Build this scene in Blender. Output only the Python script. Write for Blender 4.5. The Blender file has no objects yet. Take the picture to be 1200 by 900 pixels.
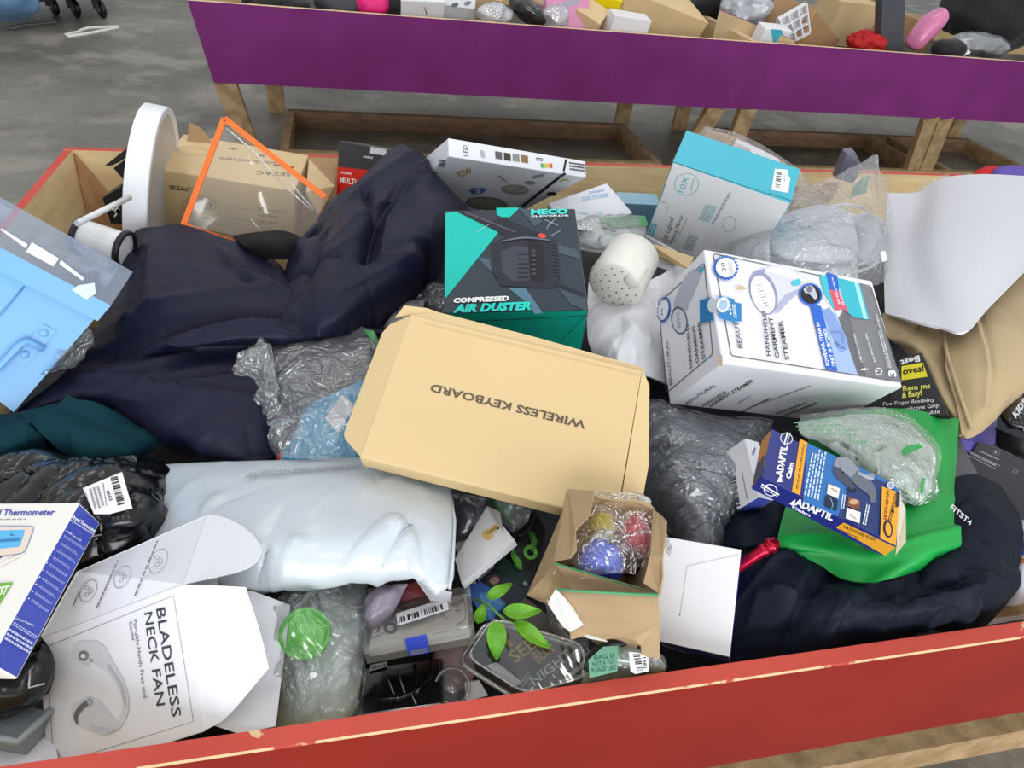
import bpy, bmesh, math, random
import numpy as np
from mathutils import Vector, Matrix, Quaternion, noise

random.seed(7); rng = np.random.default_rng(7)
SC = bpy.context.scene
COL = SC.collection

# ------------------------------------------------------------------ camera
F = 800.0                                   # focal length in pixels of a 1200 px wide frame
CP = Vector((0.0, 0.0, 1.30))               # hand-held, looking down into the bin
CR = Vector((0.9757499, -0.19370949, 0.10192527))
CU = Vector((0.04085785, 0.61864853, 0.78460476))
CF = Vector((0.2150413, 0.76141357, -0.6115608))
cam = bpy.data.cameras.new('camera'); cam.sensor_width = 36.0; cam.lens = 36.0 * F / 1200.0
cam.clip_start = 0.02; cam.clip_end = 100
co = bpy.data.objects.new('camera', cam); COL.objects.link(co)
co.matrix_world = Matrix(((CR.x, CU.x, -CF.x, CP.x), (CR.y, CU.y, -CF.y, CP.y), (CR.z, CU.z, -CF.z, CP.z), (0, 0, 0, 1)))
SC.camera = co
RIM = 0.72                                  # height of the bin rims above the floor

# ------------------------------------------------------------------ light
w = bpy.data.worlds.new('hall_light'); SC.world = w; w.use_nodes = True
w.node_tree.nodes['Background'].inputs[0].default_value = (0.93, 0.96, 1.0, 1)
w.node_tree.nodes['Background'].inputs[1].default_value = 0.60
LAMPS = [(-3.0 + 2.3 * i, -1.6 + 2.2 * j) for i in range(4) for j in range(4)]
for i, (lx, ly) in enumerate(LAMPS):        # rows of tube lights under the warehouse roof
    ld = bpy.data.lights.new('ceiling_tube_light', 'AREA'); ld.shape = 'RECTANGLE'; ld.size = 0.2; ld.size_y = 1.5
    ld.energy = 8.5; ld.color = (1.0, 0.985, 0.96)
    lo = bpy.data.objects.new('ceiling_tube_light', ld); COL.objects.link(lo); lo.location = (lx, ly, 4.2)
ld = bpy.data.lights.new('front_fill_light', 'AREA'); ld.shape = 'RECTANGLE'; ld.size = 7.0; ld.size_y = 3.0; ld.energy = 330; ld.color = (0.96, 0.98, 1.0)
lo = bpy.data.objects.new('front_fill_light', ld); COL.objects.link(lo); lo.location = (0.8, -4.5, 1.7); lo.rotation_euler = (math.radians(90), 0, 0)   # fill lamp added behind the viewer to brighten sides that face the camera
SC.view_settings.view_transform = 'Standard'; SC.view_settings.look = 'None'
SC.view_settings.gamma = 1.0; SC.view_settings.use_curve_mapping = False
SC.view_settings.exposure = 0.05

# ------------------------------------------------------------------ helpers
def ray(px, py):
    return CR * ((px - 600) / F) - CU * ((py - 450) / F) + CF
def at(px, py, dz=0.0):                     # the point seen at a photograph pixel, dz above the rim level
    d = ray(px, py); return CP + d * ((RIM + dz - CP.z) / d.z)
def aty(px, py, y):                         # the same, at a distance y from the viewer
    d = ray(px, py); return CP + d * (y / d.y)
def onplane(px, py, O, N):
    d = ray(px, py); return CP + d * ((O - CP).dot(N) / d.dot(N))

def lin(c): return c / 12.92 if c <= 0.04045 else ((c + 0.055) / 1.055) ** 2.4
def rgb(h):
    if not isinstance(h, str): return (*h, 1.0)
    return tuple(lin(int(h[i:i + 2], 16) / 255) for i in (0, 2, 4)) + (1.0,)
MATS = {}
def nodes_of(m):
    m.use_nodes = True; nt = m.node_tree
    return nt, nt.nodes['Principled BSDF']
def mat(key, col, rough=0.5, spec=0.4, var=0.0, vscale=8.0, bump=0.0, bscale=60.0, coat=0.0, metal=0.0, sheen=0.0, col2=None, stretch=None, trans=0.0, alpha=1.0):
    if key in MATS: return MATS[key]
    m = bpy.data.materials.new(key); MATS[key] = m
    nt, p = nodes_of(m); L = nt.links
    c = rgb(col); p.inputs['Base Color'].default_value = c
    p.inputs['Roughness'].default_value = rough; p.inputs['Specular IOR Level'].default_value = spec
    p.inputs['Metallic'].default_value = metal; p.inputs['Coat Weight'].default_value = coat; p.inputs['Coat Roughness'].default_value = 0.15
    p.inputs['Sheen Weight'].default_value = sheen; p.inputs['Transmission Weight'].default_value = trans; p.inputs['Alpha'].default_value = alpha
    if var or bump or col2:
        tc = nt.nodes.new('ShaderNodeTexCoord'); mp = nt.nodes.new('ShaderNodeMapping'); L.new(tc.outputs['Object'], mp.inputs['Vector'])
        if stretch: mp.inputs['Scale'].default_value = stretch
    if var or col2:
        n = nt.nodes.new('ShaderNodeTexNoise'); n.inputs['Scale'].default_value = vscale; n.inputs['Detail'].default_value = 6
        L.new(mp.outputs[0], n.inputs['Vector'])
        r = nt.nodes.new('ShaderNodeValToRGB'); r.color_ramp.elements[0].position = 0.32; r.color_ramp.elements[1].position = 0.68
        if col2: r.color_ramp.elements[0].color = rgb(col2); r.color_ramp.elements[1].color = c
        else:
            r.color_ramp.elements[0].color = tuple(x * (1 - var) for x in c[:3]) + (1,); r.color_ramp.elements[1].color = tuple(min(1, x * (1 + var)) for x in c[:3]) + (1,)
        L.new(n.outputs['Fac'], r.inputs[0]); L.new(r.outputs[0], p.inputs['Base Color'])
    if bump:
        n2 = nt.nodes.new('ShaderNodeTexNoise'); n2.inputs['Scale'].default_value = bscale; n2.inputs['Detail'].default_value = 4
        L.new(mp.outputs[0], n2.inputs['Vector'])
        b = nt.nodes.new('ShaderNodeBump'); b.inputs['Strength'].default_value = bump; b.inputs['Distance'].default_value = 0.01
        L.new(n2.outputs['Fac'], b.inputs['Height']); L.new(b.outputs[0], p.inputs['Normal'])
    return m
def ink(h): return mat('ink_' + h, h, 0.45, 0.35)
def film(key, tint='ffffff', haze=0.06, gloss=0.16, rough=0.1, bump=0.4, bscale=14.0):
    """thin clear plastic: mostly see-through, with a glossy skin and a little white haze"""
    if key in MATS: return MATS[key]
    m = bpy.data.materials.new(key); MATS[key] = m; m.use_nodes = True; nt = m.node_tree; L = nt.links
    nt.nodes.clear(); o = nt.nodes.new('ShaderNodeOutputMaterial')
    tr = nt.nodes.new('ShaderNodeBsdfTransparent'); tr.inputs[0].default_value = tuple(0.6 + 0.38 * x for x in rgb(tint)[:3]) + (1,)
    gl = nt.nodes.new('ShaderNodeBsdfGlossy'); gl.inputs['Roughness'].default_value = rough
    df = nt.nodes.new('ShaderNodeBsdfDiffuse'); df.inputs[0].default_value = rgb(tint)
    lw = nt.nodes.new('ShaderNodeLayerWeight'); lw.inputs[0].default_value = 0.35
    mu = nt.nodes.new('ShaderNodeMath'); mu.operation = 'MULTIPLY_ADD'; mu.inputs[1].default_value = 0.55; mu.inputs[2].default_value = gloss
    L.new(lw.outputs['Fresnel'], mu.inputs[0])
    m1 = nt.nodes.new('ShaderNodeMixShader'); m1.inputs[0].default_value = haze; L.new(tr.outputs[0], m1.inputs[1]); L.new(df.outputs[0], m1.inputs[2])
    m2 = nt.nodes.new('ShaderNodeMixShader'); L.new(mu.outputs[0], m2.inputs[0]); L.new(m1.outputs[0], m2.inputs[1]); L.new(gl.outputs[0], m2.inputs[2])
    L.new(m2.outputs[0], o.inputs[0])
    tc = nt.nodes.new('ShaderNodeTexCoord'); n = nt.nodes.new('ShaderNodeTexNoise'); n.inputs['Scale'].default_value = bscale; n.inputs['Detail'].default_value = 1.5; n.inputs['Distortion'].default_value = 3.0; n.noise_dimensions = '3D'
    L.new(tc.outputs['Object'], n.inputs['Vector'])
    b = nt.nodes.new('ShaderNodeBump'); b.inputs['Strength'].default_value = bump; b.inputs['Distance'].default_value = 0.02
    mr = nt.nodes.new('ShaderNodeMath'); mr.operation = 'PINGPONG'; mr.inputs[1].default_value = 0.16     # sharp creases
    L.new(n.outputs['Fac'], mr.inputs[0]); L.new(mr.outputs[0], b.inputs['Height']); L.new(b.outputs[0], gl.inputs['Normal'])
    return m

class MB:
    """collects faces, then links them as one mesh object"""
    def __init__(s): s.v = []; s.f = []; s.m = []; s.sm = []; s.mats = []
    def mi(s, m):
        if m not in s.mats: s.mats.append(m)
        return s.mats.index(m)
    def poly(s, pts, m, smooth=False):
        b = len(s.v); s.v += [tuple(p) for p in pts]; s.f.append(tuple(range(b, b + len(pts)))); s.m.append(s.mi(m)); s.sm.append(smooth)
    def raw(s, vs, fs, m, smooth=False):
        b = len(s.v); s.v += [tuple(p) for p in vs]; k = s.mi(m)
        for f in fs: s.f.append(tuple(b + i for i in f)); s.m.append(k); s.sm.append(smooth)
    def hexa(s, A, B, m, mtop=None):        # A, B: matching quads
        for q, mm in ((A[::-1], m), (B, mtop or m)): s.poly(q, mm)
        for i in range(4):
            j = (i + 1) % 4; s.poly([A[i], A[j], B[j], B[i]], m)
    def box(s, c, d, m, R=None):
        c = Vector(c); R = R or Matrix.Identity(3); x, y, z = (v / 2 for v in d)
        P = lambda a, b, e: c + R @ Vector((a * x, b * y, e * z))
        s.hexa([P(-1, -1, -1), P(1, -1, -1), P(1, 1, -1), P(-1, 1, -1)], [P(-1, -1, 1), P(1, -1, 1), P(1, 1, 1), P(-1, 1, 1)], m)
    def tube(s, pts, r, m, n=8, closed=False, flat=1.0):
        pts = [Vector(p) for p in pts]; N = len(pts); rs = r if isinstance(r, (list, tuple)) else [r] * N
        b = len(s.v); k = s.mi(m); up = None
        for i, p in enumerate(pts):
            t = (pts[(i + 1) % N] - pts[i - 1]) if closed else (pts[min(i + 1, N - 1)] - pts[max(i - 1, 0)])
            t.normalize()
            if up is None: up = t.orthogonal().normalized()
            up = (up - t * up.dot(t)).normalized(); si = t.cross(up)
            for j in range(n):
                a = 2 * math.pi * j / n; s.v.append(tuple(p + up * (math.cos(a) * rs[i]) + si * (math.sin(a) * rs[i] * flat)))
        for i in range(N if closed else N - 1):
            for j in range(n):
                i2 = (i + 1) % N; j2 = (j + 1) % n
                s.f.append((b + i * n + j, b + i * n + j2, b + i2 * n + j2, b + i2 * n + j)); s.m.append(k); s.sm.append(True)
        if not closed:
            s.f.append(tuple(b + j for j in range(n))[::-1]); s.m.append(k); s.sm.append(False)
            s.f.append(tuple(b + (N - 1) * n + j for j in range(n))); s.m.append(k); s.sm.append(False)
    def lathe(s, prof, m, O, A, n=32, smooth=True, mats=None):   # profile (radius, height) turned about axis A through O
        A = Vector(A).normalized(); X = A.orthogonal().normalized(); Y = A.cross(X); b = len(s.v); O = Vector(O)
        for (r, h) in prof:
            for j in range(n):
                a = 2 * math.pi * j / n; s.v.append(tuple(O + A * h + X * (r * math.cos(a)) + Y * (r * math.sin(a))))
        for i in range(len(prof) - 1):
            k = s.mi(mats[i] if mats else m)
            for j in range(n):
                j2 = (j + 1) % n; s.f.append((b + i * n + j, b + i * n + j2, b + (i + 1) * n + j2, b + (i + 1) * n + j)); s.m.append(k); s.sm.append(smooth)
    def grid(s, G, m, smooth=True, flip=False):
        nv, nu = G.shape[:2]; b = len(s.v); s.v += [tuple(p) for p in G.reshape(-1, 3)]; k = s.mi(m)
        for i in range(nv - 1):
            for j in range(nu - 1):
                q = (b + i * nu + j, b + i * nu + j + 1, b + (i + 1) * nu + j + 1, b + (i + 1) * nu + j)
                s.f.append(q if flip else q[::-1]); s.m.append(k); s.sm.append(smooth)
    def shell(s, T, B, m, smooth=True):     # closed: top grid, bottom grid, stitched edges
        nv, nu = T.shape[:2]; s.grid(T, m, smooth); s.grid(B, m, smooth, True)
        loop = [(0, j) for j in range(nu)] + [(i, nu - 1) for i in range(1, nv)] + [(nv - 1, j) for j in range(nu - 2, -1, -1)] + [(i, 0) for i in range(nv - 2, 0, -1)]
        b = len(s.v); s.v += [tuple(T[q]) for q in loop] + [tuple(B[q]) for q in loop]; n = len(loop); k = s.mi(m)
        for i in range(n):
            j = (i + 1) % n; s.f.append((b + i, b + j, b + n + j, b + n + i)); s.m.append(k); s.sm.append(False)
    def obj(s, name, parent=None, M=None):
        me = bpy.data.meshes.new(name); W = M if M is not None else (parent_matrix(parent) if parent else None)
        v = s.v
        if W is not None:
            I = W.inverted(); v = [tuple(I @ Vector(p)) for p in v]
        me.from_pydata(v, [], s.f)
        for m in s.mats: me.materials.append(m)
        me.polygons.foreach_set('material_index', s.m); me.polygons.foreach_set('use_smooth', s.sm); me.update()
        o = bpy.data.objects.new(name, me); COL.objects.link(o)
        if parent: o.parent = parent
        elif M is not None: o.matrix_world = M
        return o
def parent_matrix(o):
    M = Matrix.LocRotScale(o.location, o.rotation_quaternion if o.rotation_mode == 'QUATERNION' else o.rotation_euler, o.scale)
    return parent_matrix(o.parent) @ M if o.parent else M
def tag(o, label, cat, group=None, kind=None):
    if kind: o['kind'] = kind
    if label: o['label'] = label
    if cat: o['category'] = cat
    if group: o['group'] = group
    return o
def empty(name, loc, label, cat, group=None, quat=None):
    o = bpy.data.objects.new(name, None); COL.objects.link(o); o.location = loc; o.rotation_mode = 'QUATERNION'; o.empty_display_size = 0.05
    if quat: o.rotation_quaternion = quat
    return tag(o, label, cat, group)
def T(loc): return Matrix.Translation(Vector(loc))

# ---- soft surfaces: rows of (px, py, dz) control points, splined in both directions
def crom(P, n):
    P = np.asarray(P, float); k = len(P)
    if k == 1: return np.repeat(P, n, 0)
    E = np.vstack([2 * P[0] - P[1], P, 2 * P[-1] - P[-2]]); t = np.linspace(0, k - 1 - 1e-9, n); i = t.astype(int); u = (t - i)[:, None]
    a, b, c, d = E[i], E[i + 1], E[i + 2], E[i + 3]
    return 0.5 * (2 * b + (c - a) * u + (2 * a - 5 * b + 4 * c - d) * u ** 2 + (3 * b - a - 3 * c + d) * u ** 3)
def loft(rows, nu=50, nv=50, pix=True):
    R = [np.array([tuple(at(*p)) if pix else p for p in r]) for r in rows]
    R = np.array([crom(r, nu) for r in R]); return np.array([crom(R[:, j], nv) for j in range(nu)]).transpose(1, 0, 2)
def normals(G):
    du = np.gradient(G, axis=1); dv = np.gradient(G, axis=0); n = np.cross(dv, du); l = np.linalg.norm(n, axis=2, keepdims=True)
    n = n / np.maximum(l, 1e-12)
    return n if n[..., 2].mean() > 0 else -n
def wrinkle(G, amp, freq, seed=0, ridged=0.0, aniso=None, edge=0.0):
    """cloth creases: noise pushed along the surface normal; aniso = (angle, along, across) stretches the folds"""
    N = normals(G); nv, nu = G.shape[:2]; D = np.zeros((nv, nu)); ca = sa = 0
    if aniso: ca, sa = math.cos(aniso[0]), math.sin(aniso[0])
    for i in range(nv):
        for j in range(nu):
            x, y, z = G[i, j]
            if aniso: x, y = (x * ca + y * sa) * aniso[1], (-x * sa + y * ca) * aniso[2]
            p = Vector((x * freq + seed * 7.3, y * freq + seed * 3.1, z * freq))
            v = noise.noise(p) + 0.5 * noise.noise(p * 2.1) + 0.25 * noise.noise(p * 4.3)
            if ridged: v = v * (1 - ridged) + ridged * (1 - 2.2 * abs(noise.noise(p * 1.3)) - abs(noise.noise(p * 2.7)))
            D[i, j] = v
    if edge:
        eu = np.minimum(np.linspace(0, 1, nu), np.linspace(1, 0, nu)) / edge; ev = np.minimum(np.linspace(0, 1, nv), np.linspace(1, 0, nv)) / edge
        D *= np.clip(np.minimum(eu[None], ev[:, None]), 0, 1)
    return G + N * (D * amp)[..., None]
def folds(G, lst, k=1.0):
    """single creases: (points as pixels, width, height) raised or sunk along z"""
    G = G.copy()
    for pts, wd, h in lst:
        Q = np.array([tuple(at(*p))[:2] for p in pts]); best = np.full(G.shape[:2], 9.0)
        for a, b in zip(Q[:-1], Q[1:]):
            d = b - a; t = np.clip(((G[..., :2] - a) @ d) / (d @ d), 0, 1); best = np.minimum(best, np.linalg.norm(G[..., :2] - a - t[..., None] * d, axis=2))
        G[..., 2] += k * h * np.exp(-(best / wd) ** 1.25)
    return G
def creases(G, n, seed, L=.08, wd=.008, h=.003, ang=None, spread=.5):
    """scattered straight creases with sharp ridges, like in thin nylon"""
    G = G.copy(); r = np.random.default_rng(seed); nv, nu = G.shape[:2]; N = normals(G)
    for _ in range(n):
        c = G[r.integers(nv // 12, nv - nv // 12), r.integers(nu // 12, nu - nu // 12), :2]; a = (ang if ang is not None else r.uniform(0, math.pi)) + r.normal() * spread
        t = np.array([math.cos(a), math.sin(a)]); d = G[..., :2] - c; s = d @ t; k = d @ np.array([-t[1], t[0]]) - .15 * s * s / L * r.normal(); l = L * r.uniform(.4, 1.3); hh = h * r.uniform(.3, 1.2) * r.choice((1, 1, -1)); ww = wd * r.uniform(.5, 1.6)
        f = np.where(k > 0, np.exp(-k / ww), np.exp(k / (ww * .6))) * np.clip(1 - np.abs(s) / l, 0, 1); G += N * (f * hh)[..., None]
    return G
def sheet(name, G, m, th=0.003, parent=None, smooth=True, M=None):
    b = MB(); b.shell(G, G - normals(G) * th, m, smooth); return b.obj(name, parent, M)
def pillow(name, G, m, h, parent=None, p=4, smooth=True, M=None, below=0.6):
    nv, nu = G.shape[:2]; u = np.linspace(-1, 1, nu); v = np.linspace(-1, 1, nv)
    pr = np.sqrt(np.clip((1 - np.abs(u) ** p)[None] * (1 - np.abs(v) ** p)[:, None], 0, 1)) * h; N = normals(G)
    b = MB(); b.shell(G + N * (pr + 0.0008)[..., None], G - N * (pr * below + 0.0008)[..., None], m, smooth); return b.obj(name, parent, M)
def cen(G): return Vector(G.reshape(-1, 3).mean(0))

# ---- print: words and pictures laid on a plane of a thing, placed where they stand on it
FONT = {}
def glyphs(s, bold=0.0, shear=0.0, mirror=False):
    k = (s, bold, shear)
    if k not in FONT:
        c = bpy.data.curves.new('lettering', 'FONT'); c.body = s; c.offset = bold; c.shear = shear; c.resolution_u = 2; c.fill_mode = 'FRONT'
        o = bpy.data.objects.new('lettering', c); me = bpy.data.meshes.new_from_object(o)
        v = np.array([x.co[:2] for x in me.vertices]) if len(me.vertices) else np.zeros((1, 2)); f = [tuple(p.vertices) for p in me.polygons]
        v = v - np.array([v[:, 0].min(), 0]); FONT[k] = (v, f); bpy.data.objects.remove(o); bpy.data.curves.remove(c); bpy.data.meshes.remove(me)
    return FONT[k]
class Print:
    def __init__(s, parent, O, N):
        s.p = parent; s.O = Vector(O); s.N = Vector(N).normalized(); s.b = MB(); s.k = 0; s.z = lambda x, y: (x, y)
        if (CP - s.O).dot(s.N) < 0: s.N = -s.N
    def zoom(s, ox, oy, sc): s.z = lambda x, y: (ox + x / sc, oy + y / sc); return s
    def P(s, q):
        s_ = s.z(*q); return onplane(s_[0], s_[1], s.O, s.N) + s.N * s.off
    @property
    def off(s): return 0.0004 + 0.00006 * s.k
    def poly(s, pts, m): s.k += 1; s.b.poly([s.P(q) for q in pts], ink(m) if isinstance(m, str) else m); return s
    def ell(s, c, rx, ry, m, rot=0, n=24, hole=0):
        s.k += 1; m = ink(m) if isinstance(m, str) else m; ca, sa = math.cos(rot), math.sin(rot)
        E = lambda k, a: s.P((c[0] + k * (rx * math.cos(a) * ca - ry * math.sin(a) * sa), c[1] + k * (rx * math.cos(a) * sa + ry * math.sin(a) * ca)))
        A = [2 * math.pi * i / n for i in range(n)]
        if hole:
            for i in range(n): s.b.poly([E(1, A[i]), E(1, A[(i + 1) % n]), E(hole, A[(i + 1) % n]), E(hole, A[i])], m)
        else: s.b.poly([E(1, a) for a in A], m)
        return s
    def stroke(s, pts, wd, m, sm=0):
        s.k += 1; m = ink(m) if isinstance(m, str) else m; Q = np.array(pts, float); wd = wd if isinstance(wd, (list, tuple)) else [wd] * len(Q)
        if sm: Q, wd = crom(Q, sm), crom(np.array(wd, float)[:, None], sm)[:, 0]
        t = np.gradient(Q, axis=0); t /= np.maximum(np.linalg.norm(t, axis=1, keepdims=True), 1e-9); n = np.stack([-t[:, 1], t[:, 0]], 1) * (np.array(wd)[:, None] / 2)
        for i in range(len(Q) - 1): s.b.poly([s.P(Q[i] + n[i]), s.P(Q[i + 1] + n[i + 1]), s.P(Q[i + 1] - n[i + 1]), s.P(Q[i] - n[i])], m)
        return s
    def line(s, a, b, wd, m): return s.stroke([a, b], wd, m)
    def ring(s, pts, wd, m): return s.stroke(list(pts) + [pts[0]], wd, m)
    def text(s, t, a, b, c, m, bold=0.0, shear=0.0):
        """baseline from a to b, capitals rise from a to c (photograph positions)"""
        s.k += 1; v, f = glyphs(t, bold, shear); A, B, C = s.P(a), s.P(b), s.P(c); wv = v[:, 0].max() or 1; cap = 0.72
        s.b.raw([A + (B - A) * (x / wv) + (C - A) * (y / cap) for x, y in v], f, ink(m) if isinstance(m, str) else m); return s
    def small(s, a, b, c, n, m, fill=0.55, seed=0):
        """n rows of print too fine to read: rows run a->b, stacked a->c"""
        s.k += 1; r = random.Random(seed); A, B, C = s.P(a), s.P(b), s.P(c); m = ink(m) if isinstance(m, str) else m
        for i in range(n):
            o = A + (C - A) * (i / n); h = (C - A) * (fill / n); t = 0.0; end = r.uniform(0.75, 1.0)
            while t < end:
                l = min(r.uniform(0.05, 0.14), 1 - t); s.b.poly([o + (B - A) * t, o + (B - A) * (t + l), o + (B - A) * (t + l) + h, o + (B - A) * t + h], m); t += l + 0.025
        return s
    def bars(s, a, b, c, n, m='202020', seed=1):
        s.k += 1; r = random.Random(seed); A, B, C = s.P(a), s.P(b), s.P(c); m = ink(m); t = 0.0; ws = [r.choice((1, 1, 2, 3)) for _ in range(2 * n)]; tot = sum(ws)
        for i, wq in enumerate(ws):
            if i % 2 == 0: s.b.poly([A + (B - A) * (t / tot), A + (B - A) * ((t + wq) / tot), A + (B - A) * ((t + wq) / tot) + (C - A), A + (B - A) * (t / tot) + (C - A)], m)
            t += wq
        return s
    def done(s, name='printed_lettering'): return s.b.obj(name, s.p)
FN = {'+x': (1, 0, 0), '-x': (-1, 0, 0), '+y': (0, 1, 0), '-y': (0, -1, 0), '+z': (0, 0, 1), '-z': (0, 0, -1)}
def carton(name, label, cat, L, Q, D, m, faces=None, bev=0.0015, group=None, skip=(), parent=None):
    """a closed box; faces gives some sides another material"""
    bm = bmesh.new(); bmesh.ops.create_cube(bm, size=1)
    for v in bm.verts: v.co = Vector((v.co.x * D[0], v.co.y * D[1], v.co.z * D[2]))
    mats = [m]; bm.normal_update()
    for f in bm.faces:
        for k, mm in (faces or {}).items():
            if f.normal.dot(Vector(FN[k])) > 0.9:
                if mm not in mats: mats.append(mm)
                f.material_index = mats.index(mm)
    if bev: bmesh.ops.bevel(bm, geom=bm.edges[:], offset=bev, segments=2, affect='EDGES', profile=0.5)
    me = bpy.data.meshes.new(name); bm.to_mesh(me); bm.free()
    for mm in mats: me.materials.append(mm)
    o = bpy.data.objects.new(name, me); COL.objects.link(o); o.location = L; o.rotation_mode = 'QUATERNION'; o.rotation_quaternion = Quaternion(Q)
    if parent: o.parent = parent
    o['_d'] = D
    return tag(o, label, cat, group)
def face(o, k):                             # a Print on one side of a carton
    d = Vector(o['_d']); n = Vector(FN[k]); M = parent_matrix(o); return Print(o, M @ Vector((n.x * d.x / 2, n.y * d.y / 2, n.z * d.z / 2)), M.to_3x3() @ n)
FLAT = {'blue_packet', 'gloves_packet', 'flat_black_box', 'top_panel_card', 'blue_cover_book', 'gold_lettered_book', 'grey_flat_box', 'price_label', 'folded_leaflet'}
def plate(name, pts, th, m, parent=None, M=None, m2=None):   # a flat sheet of card through world points
    pts = [Vector(p) for p in pts]; n = (pts[1] - pts[0]).cross(pts[2] - pts[0]).normalized()
    if (CP - pts[0]).dot(n) < 0: n = -n
    if name in FLAT: pts = [CP + (p - CP) * ((pts[0] - CP).dot(n) / (p - CP).dot(n)) for p in pts]
    b = MB(); top = pts; bot = [p - n * th for p in pts]; b.poly(top, m); b.poly(bot[::-1], m2 or m)
    for i in range(len(pts)):
        j = (i + 1) % len(pts); b.poly([top[i], bot[i], bot[j], top[j]], m2 or m)
    return b.obj(name, parent, M)
def blob(name, c, r, m, amp=0.2, freq=9.0, seed=0, sub=4, parent=None, smooth=True, rot=(0, 0, 0), M=None, squash=None, ridged=0.0):
    bm = bmesh.new(); bmesh.ops.create_icosphere(bm, subdivisions=sub, radius=1.0); E = Matrix.Rotation(rot[2], 3, 'Z') @ Matrix.Rotation(rot[1], 3, 'Y') @ Matrix.Rotation(rot[0], 3, 'X')
    V = []
    for v in bm.verts:
        p = v.co.copy(); q = Vector((p.x * r[0], p.y * r[1], p.z * r[2])); s_ = q * freq + Vector((seed * 5.1, seed * 2.3, seed))
        k = noise.noise(s_) + 0.5 * noise.noise(s_ * 2.2)
        if ridged: k = k * (1 - ridged) + ridged * (0.7 - 2 * abs(noise.noise(s_ * 1.4)))
        if squash: q = Vector([math.copysign(abs(a / b_) ** squash * b_, a) if b_ else a for a, b_ in zip(q, r)])
        V.append(Vector(c) + E @ (q * (1 + amp * k)))
    b = MB(); b.raw(V, [[x.index for x in f.verts] for f in bm.faces], m, smooth); bm.free()
    return b.obj(name, parent, M if (M or parent) else T(c))
# ------------------------------------------------------------------ materials of the setting
PLY = mat('plywood', 'e6cd9d', 0.6, 0.25, col2='d3b482', vscale=5, stretch=(1.2, 1.2, 9), bump=0.12, bscale=30)
LUMBER = mat('lumber', 'b89d78', 0.7, 0.2, col2='957a58', vscale=7, stretch=(3, 3, 3), bump=0.15, bscale=25)
DARKLUMBER = mat('dark_lumber', '8d715a', 0.75, 0.2, col2='745a44', vscale=7, stretch=(2, 6, 6))
def worn_paint(key, col, chip, thr, sc, rough=0.45, col2=None):
    if key in MATS: return MATS[key]
    m = mat(key, col, rough, 0.2, col2=col2 or col, vscale=4); nt = m.node_tree; L = nt.links; p = nt.nodes['Principled BSDF']
    src = p.inputs['Base Color'].links[0].from_socket
    tc = nt.nodes.new('ShaderNodeTexCoord'); n = nt.nodes.new('ShaderNodeTexNoise'); n.inputs['Scale'].default_value = sc; n.inputs['Detail'].default_value = 8; n.inputs['Roughness'].default_value = 0.62
    L.new(tc.outputs['Object'], n.inputs['Vector'])
    r = nt.nodes.new('ShaderNodeValToRGB'); r.color_ramp.elements[0].position = thr; r.color_ramp.elements[1].position = thr + 0.03
    mx = nt.nodes.new('ShaderNodeMixRGB'); L.new(n.outputs['Fac'], r.inputs[0]); L.new(r.outputs[0], mx.inputs[0]); L.new(src, mx.inputs[1]); mx.inputs[2].default_value = rgb(chip)
    L.new(mx.outputs[0], p.inputs['Base Color']); return m
RED = worn_paint('red_paint', '8f241a', 'b8866a', 0.735, 9, 0.5, '822016')
REDTOP = worn_paint('red_rim_paint', 'cc5347', 'd8b890', 0.66, 26, 0.6, 'b8463b')
PURPLE = worn_paint('purple_paint', '7f2f76', 'a98a9a', 0.75, 9, 0.5, '712767')
RAW = mat('raw_edge', 'd8bd97', 0.7, 0.2, var=0.2, vscale=40); WORN = worn_paint('worn_red_edge', 'd3b48a', 'b04538', 0.52, 16, 0.6)

def concrete():
    m = mat('concrete', '7d7a72', 0.5, 0.25); nt = m.node_tree; L = nt.links; p = nt.nodes['Principled BSDF']
    tc = nt.nodes.new('ShaderNodeTexCoord'); out = None
    for sc, lo, hi, c0, c1, dt in ((0.9, 0.38, 0.62, '64625c', '86837a', 8), (2.2, 0.5, 0.60, '000000', 'ffffff', 10)):
        n = nt.nodes.new('ShaderNodeTexNoise'); n.inputs['Scale'].default_value = sc; n.inputs['Detail'].default_value = dt; n.inputs['Roughness'].default_value = 0.65; L.new(tc.outputs['Object'], n.inputs['Vector'])
        r = nt.nodes.new('ShaderNodeValToRGB'); r.color_ramp.elements[0].position = lo; r.color_ramp.elements[1].position = hi
        r.color_ramp.elements[0].color = rgb(c0); r.color_ramp.elements[1].color = rgb(c1); L.new(n.outputs['Fac'], r.inputs[0])
        if out is None: out = r.outputs[0]
        else:
            mx = nt.nodes.new('ShaderNodeMixRGB'); mu = nt.nodes.new('ShaderNodeMath'); mu.operation = 'MULTIPLY'; mu.inputs[1].default_value = 0.85
            L.new(r.outputs[0], mu.inputs[0]); L.new(mu.outputs[0], mx.inputs[0]); L.new(out, mx.inputs[1]); mx.inputs[2].default_value = rgb('989388'); out = mx.outputs[0]
    L.new(out, p.inputs['Base Color'])
    n = nt.nodes.new('ShaderNodeTexNoise'); n.inputs['Scale'].default_value = 60; b = nt.nodes.new('ShaderNodeBump'); b.inputs['Strength'].default_value = 0.08
    L.new(tc.outputs['Object'], n.inputs['Vector']); L.new(n.outputs['Fac'], b.inputs['Height']); L.new(b.outputs[0], p.inputs['Normal'])
    return m
b = MB(); b.poly([(-9, -3, 0), (14, -3, 0), (14, 16, 0), (-9, 16, 0)], concrete()); fl = b.obj('floor'); fl['kind'] = 'structure'

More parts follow.
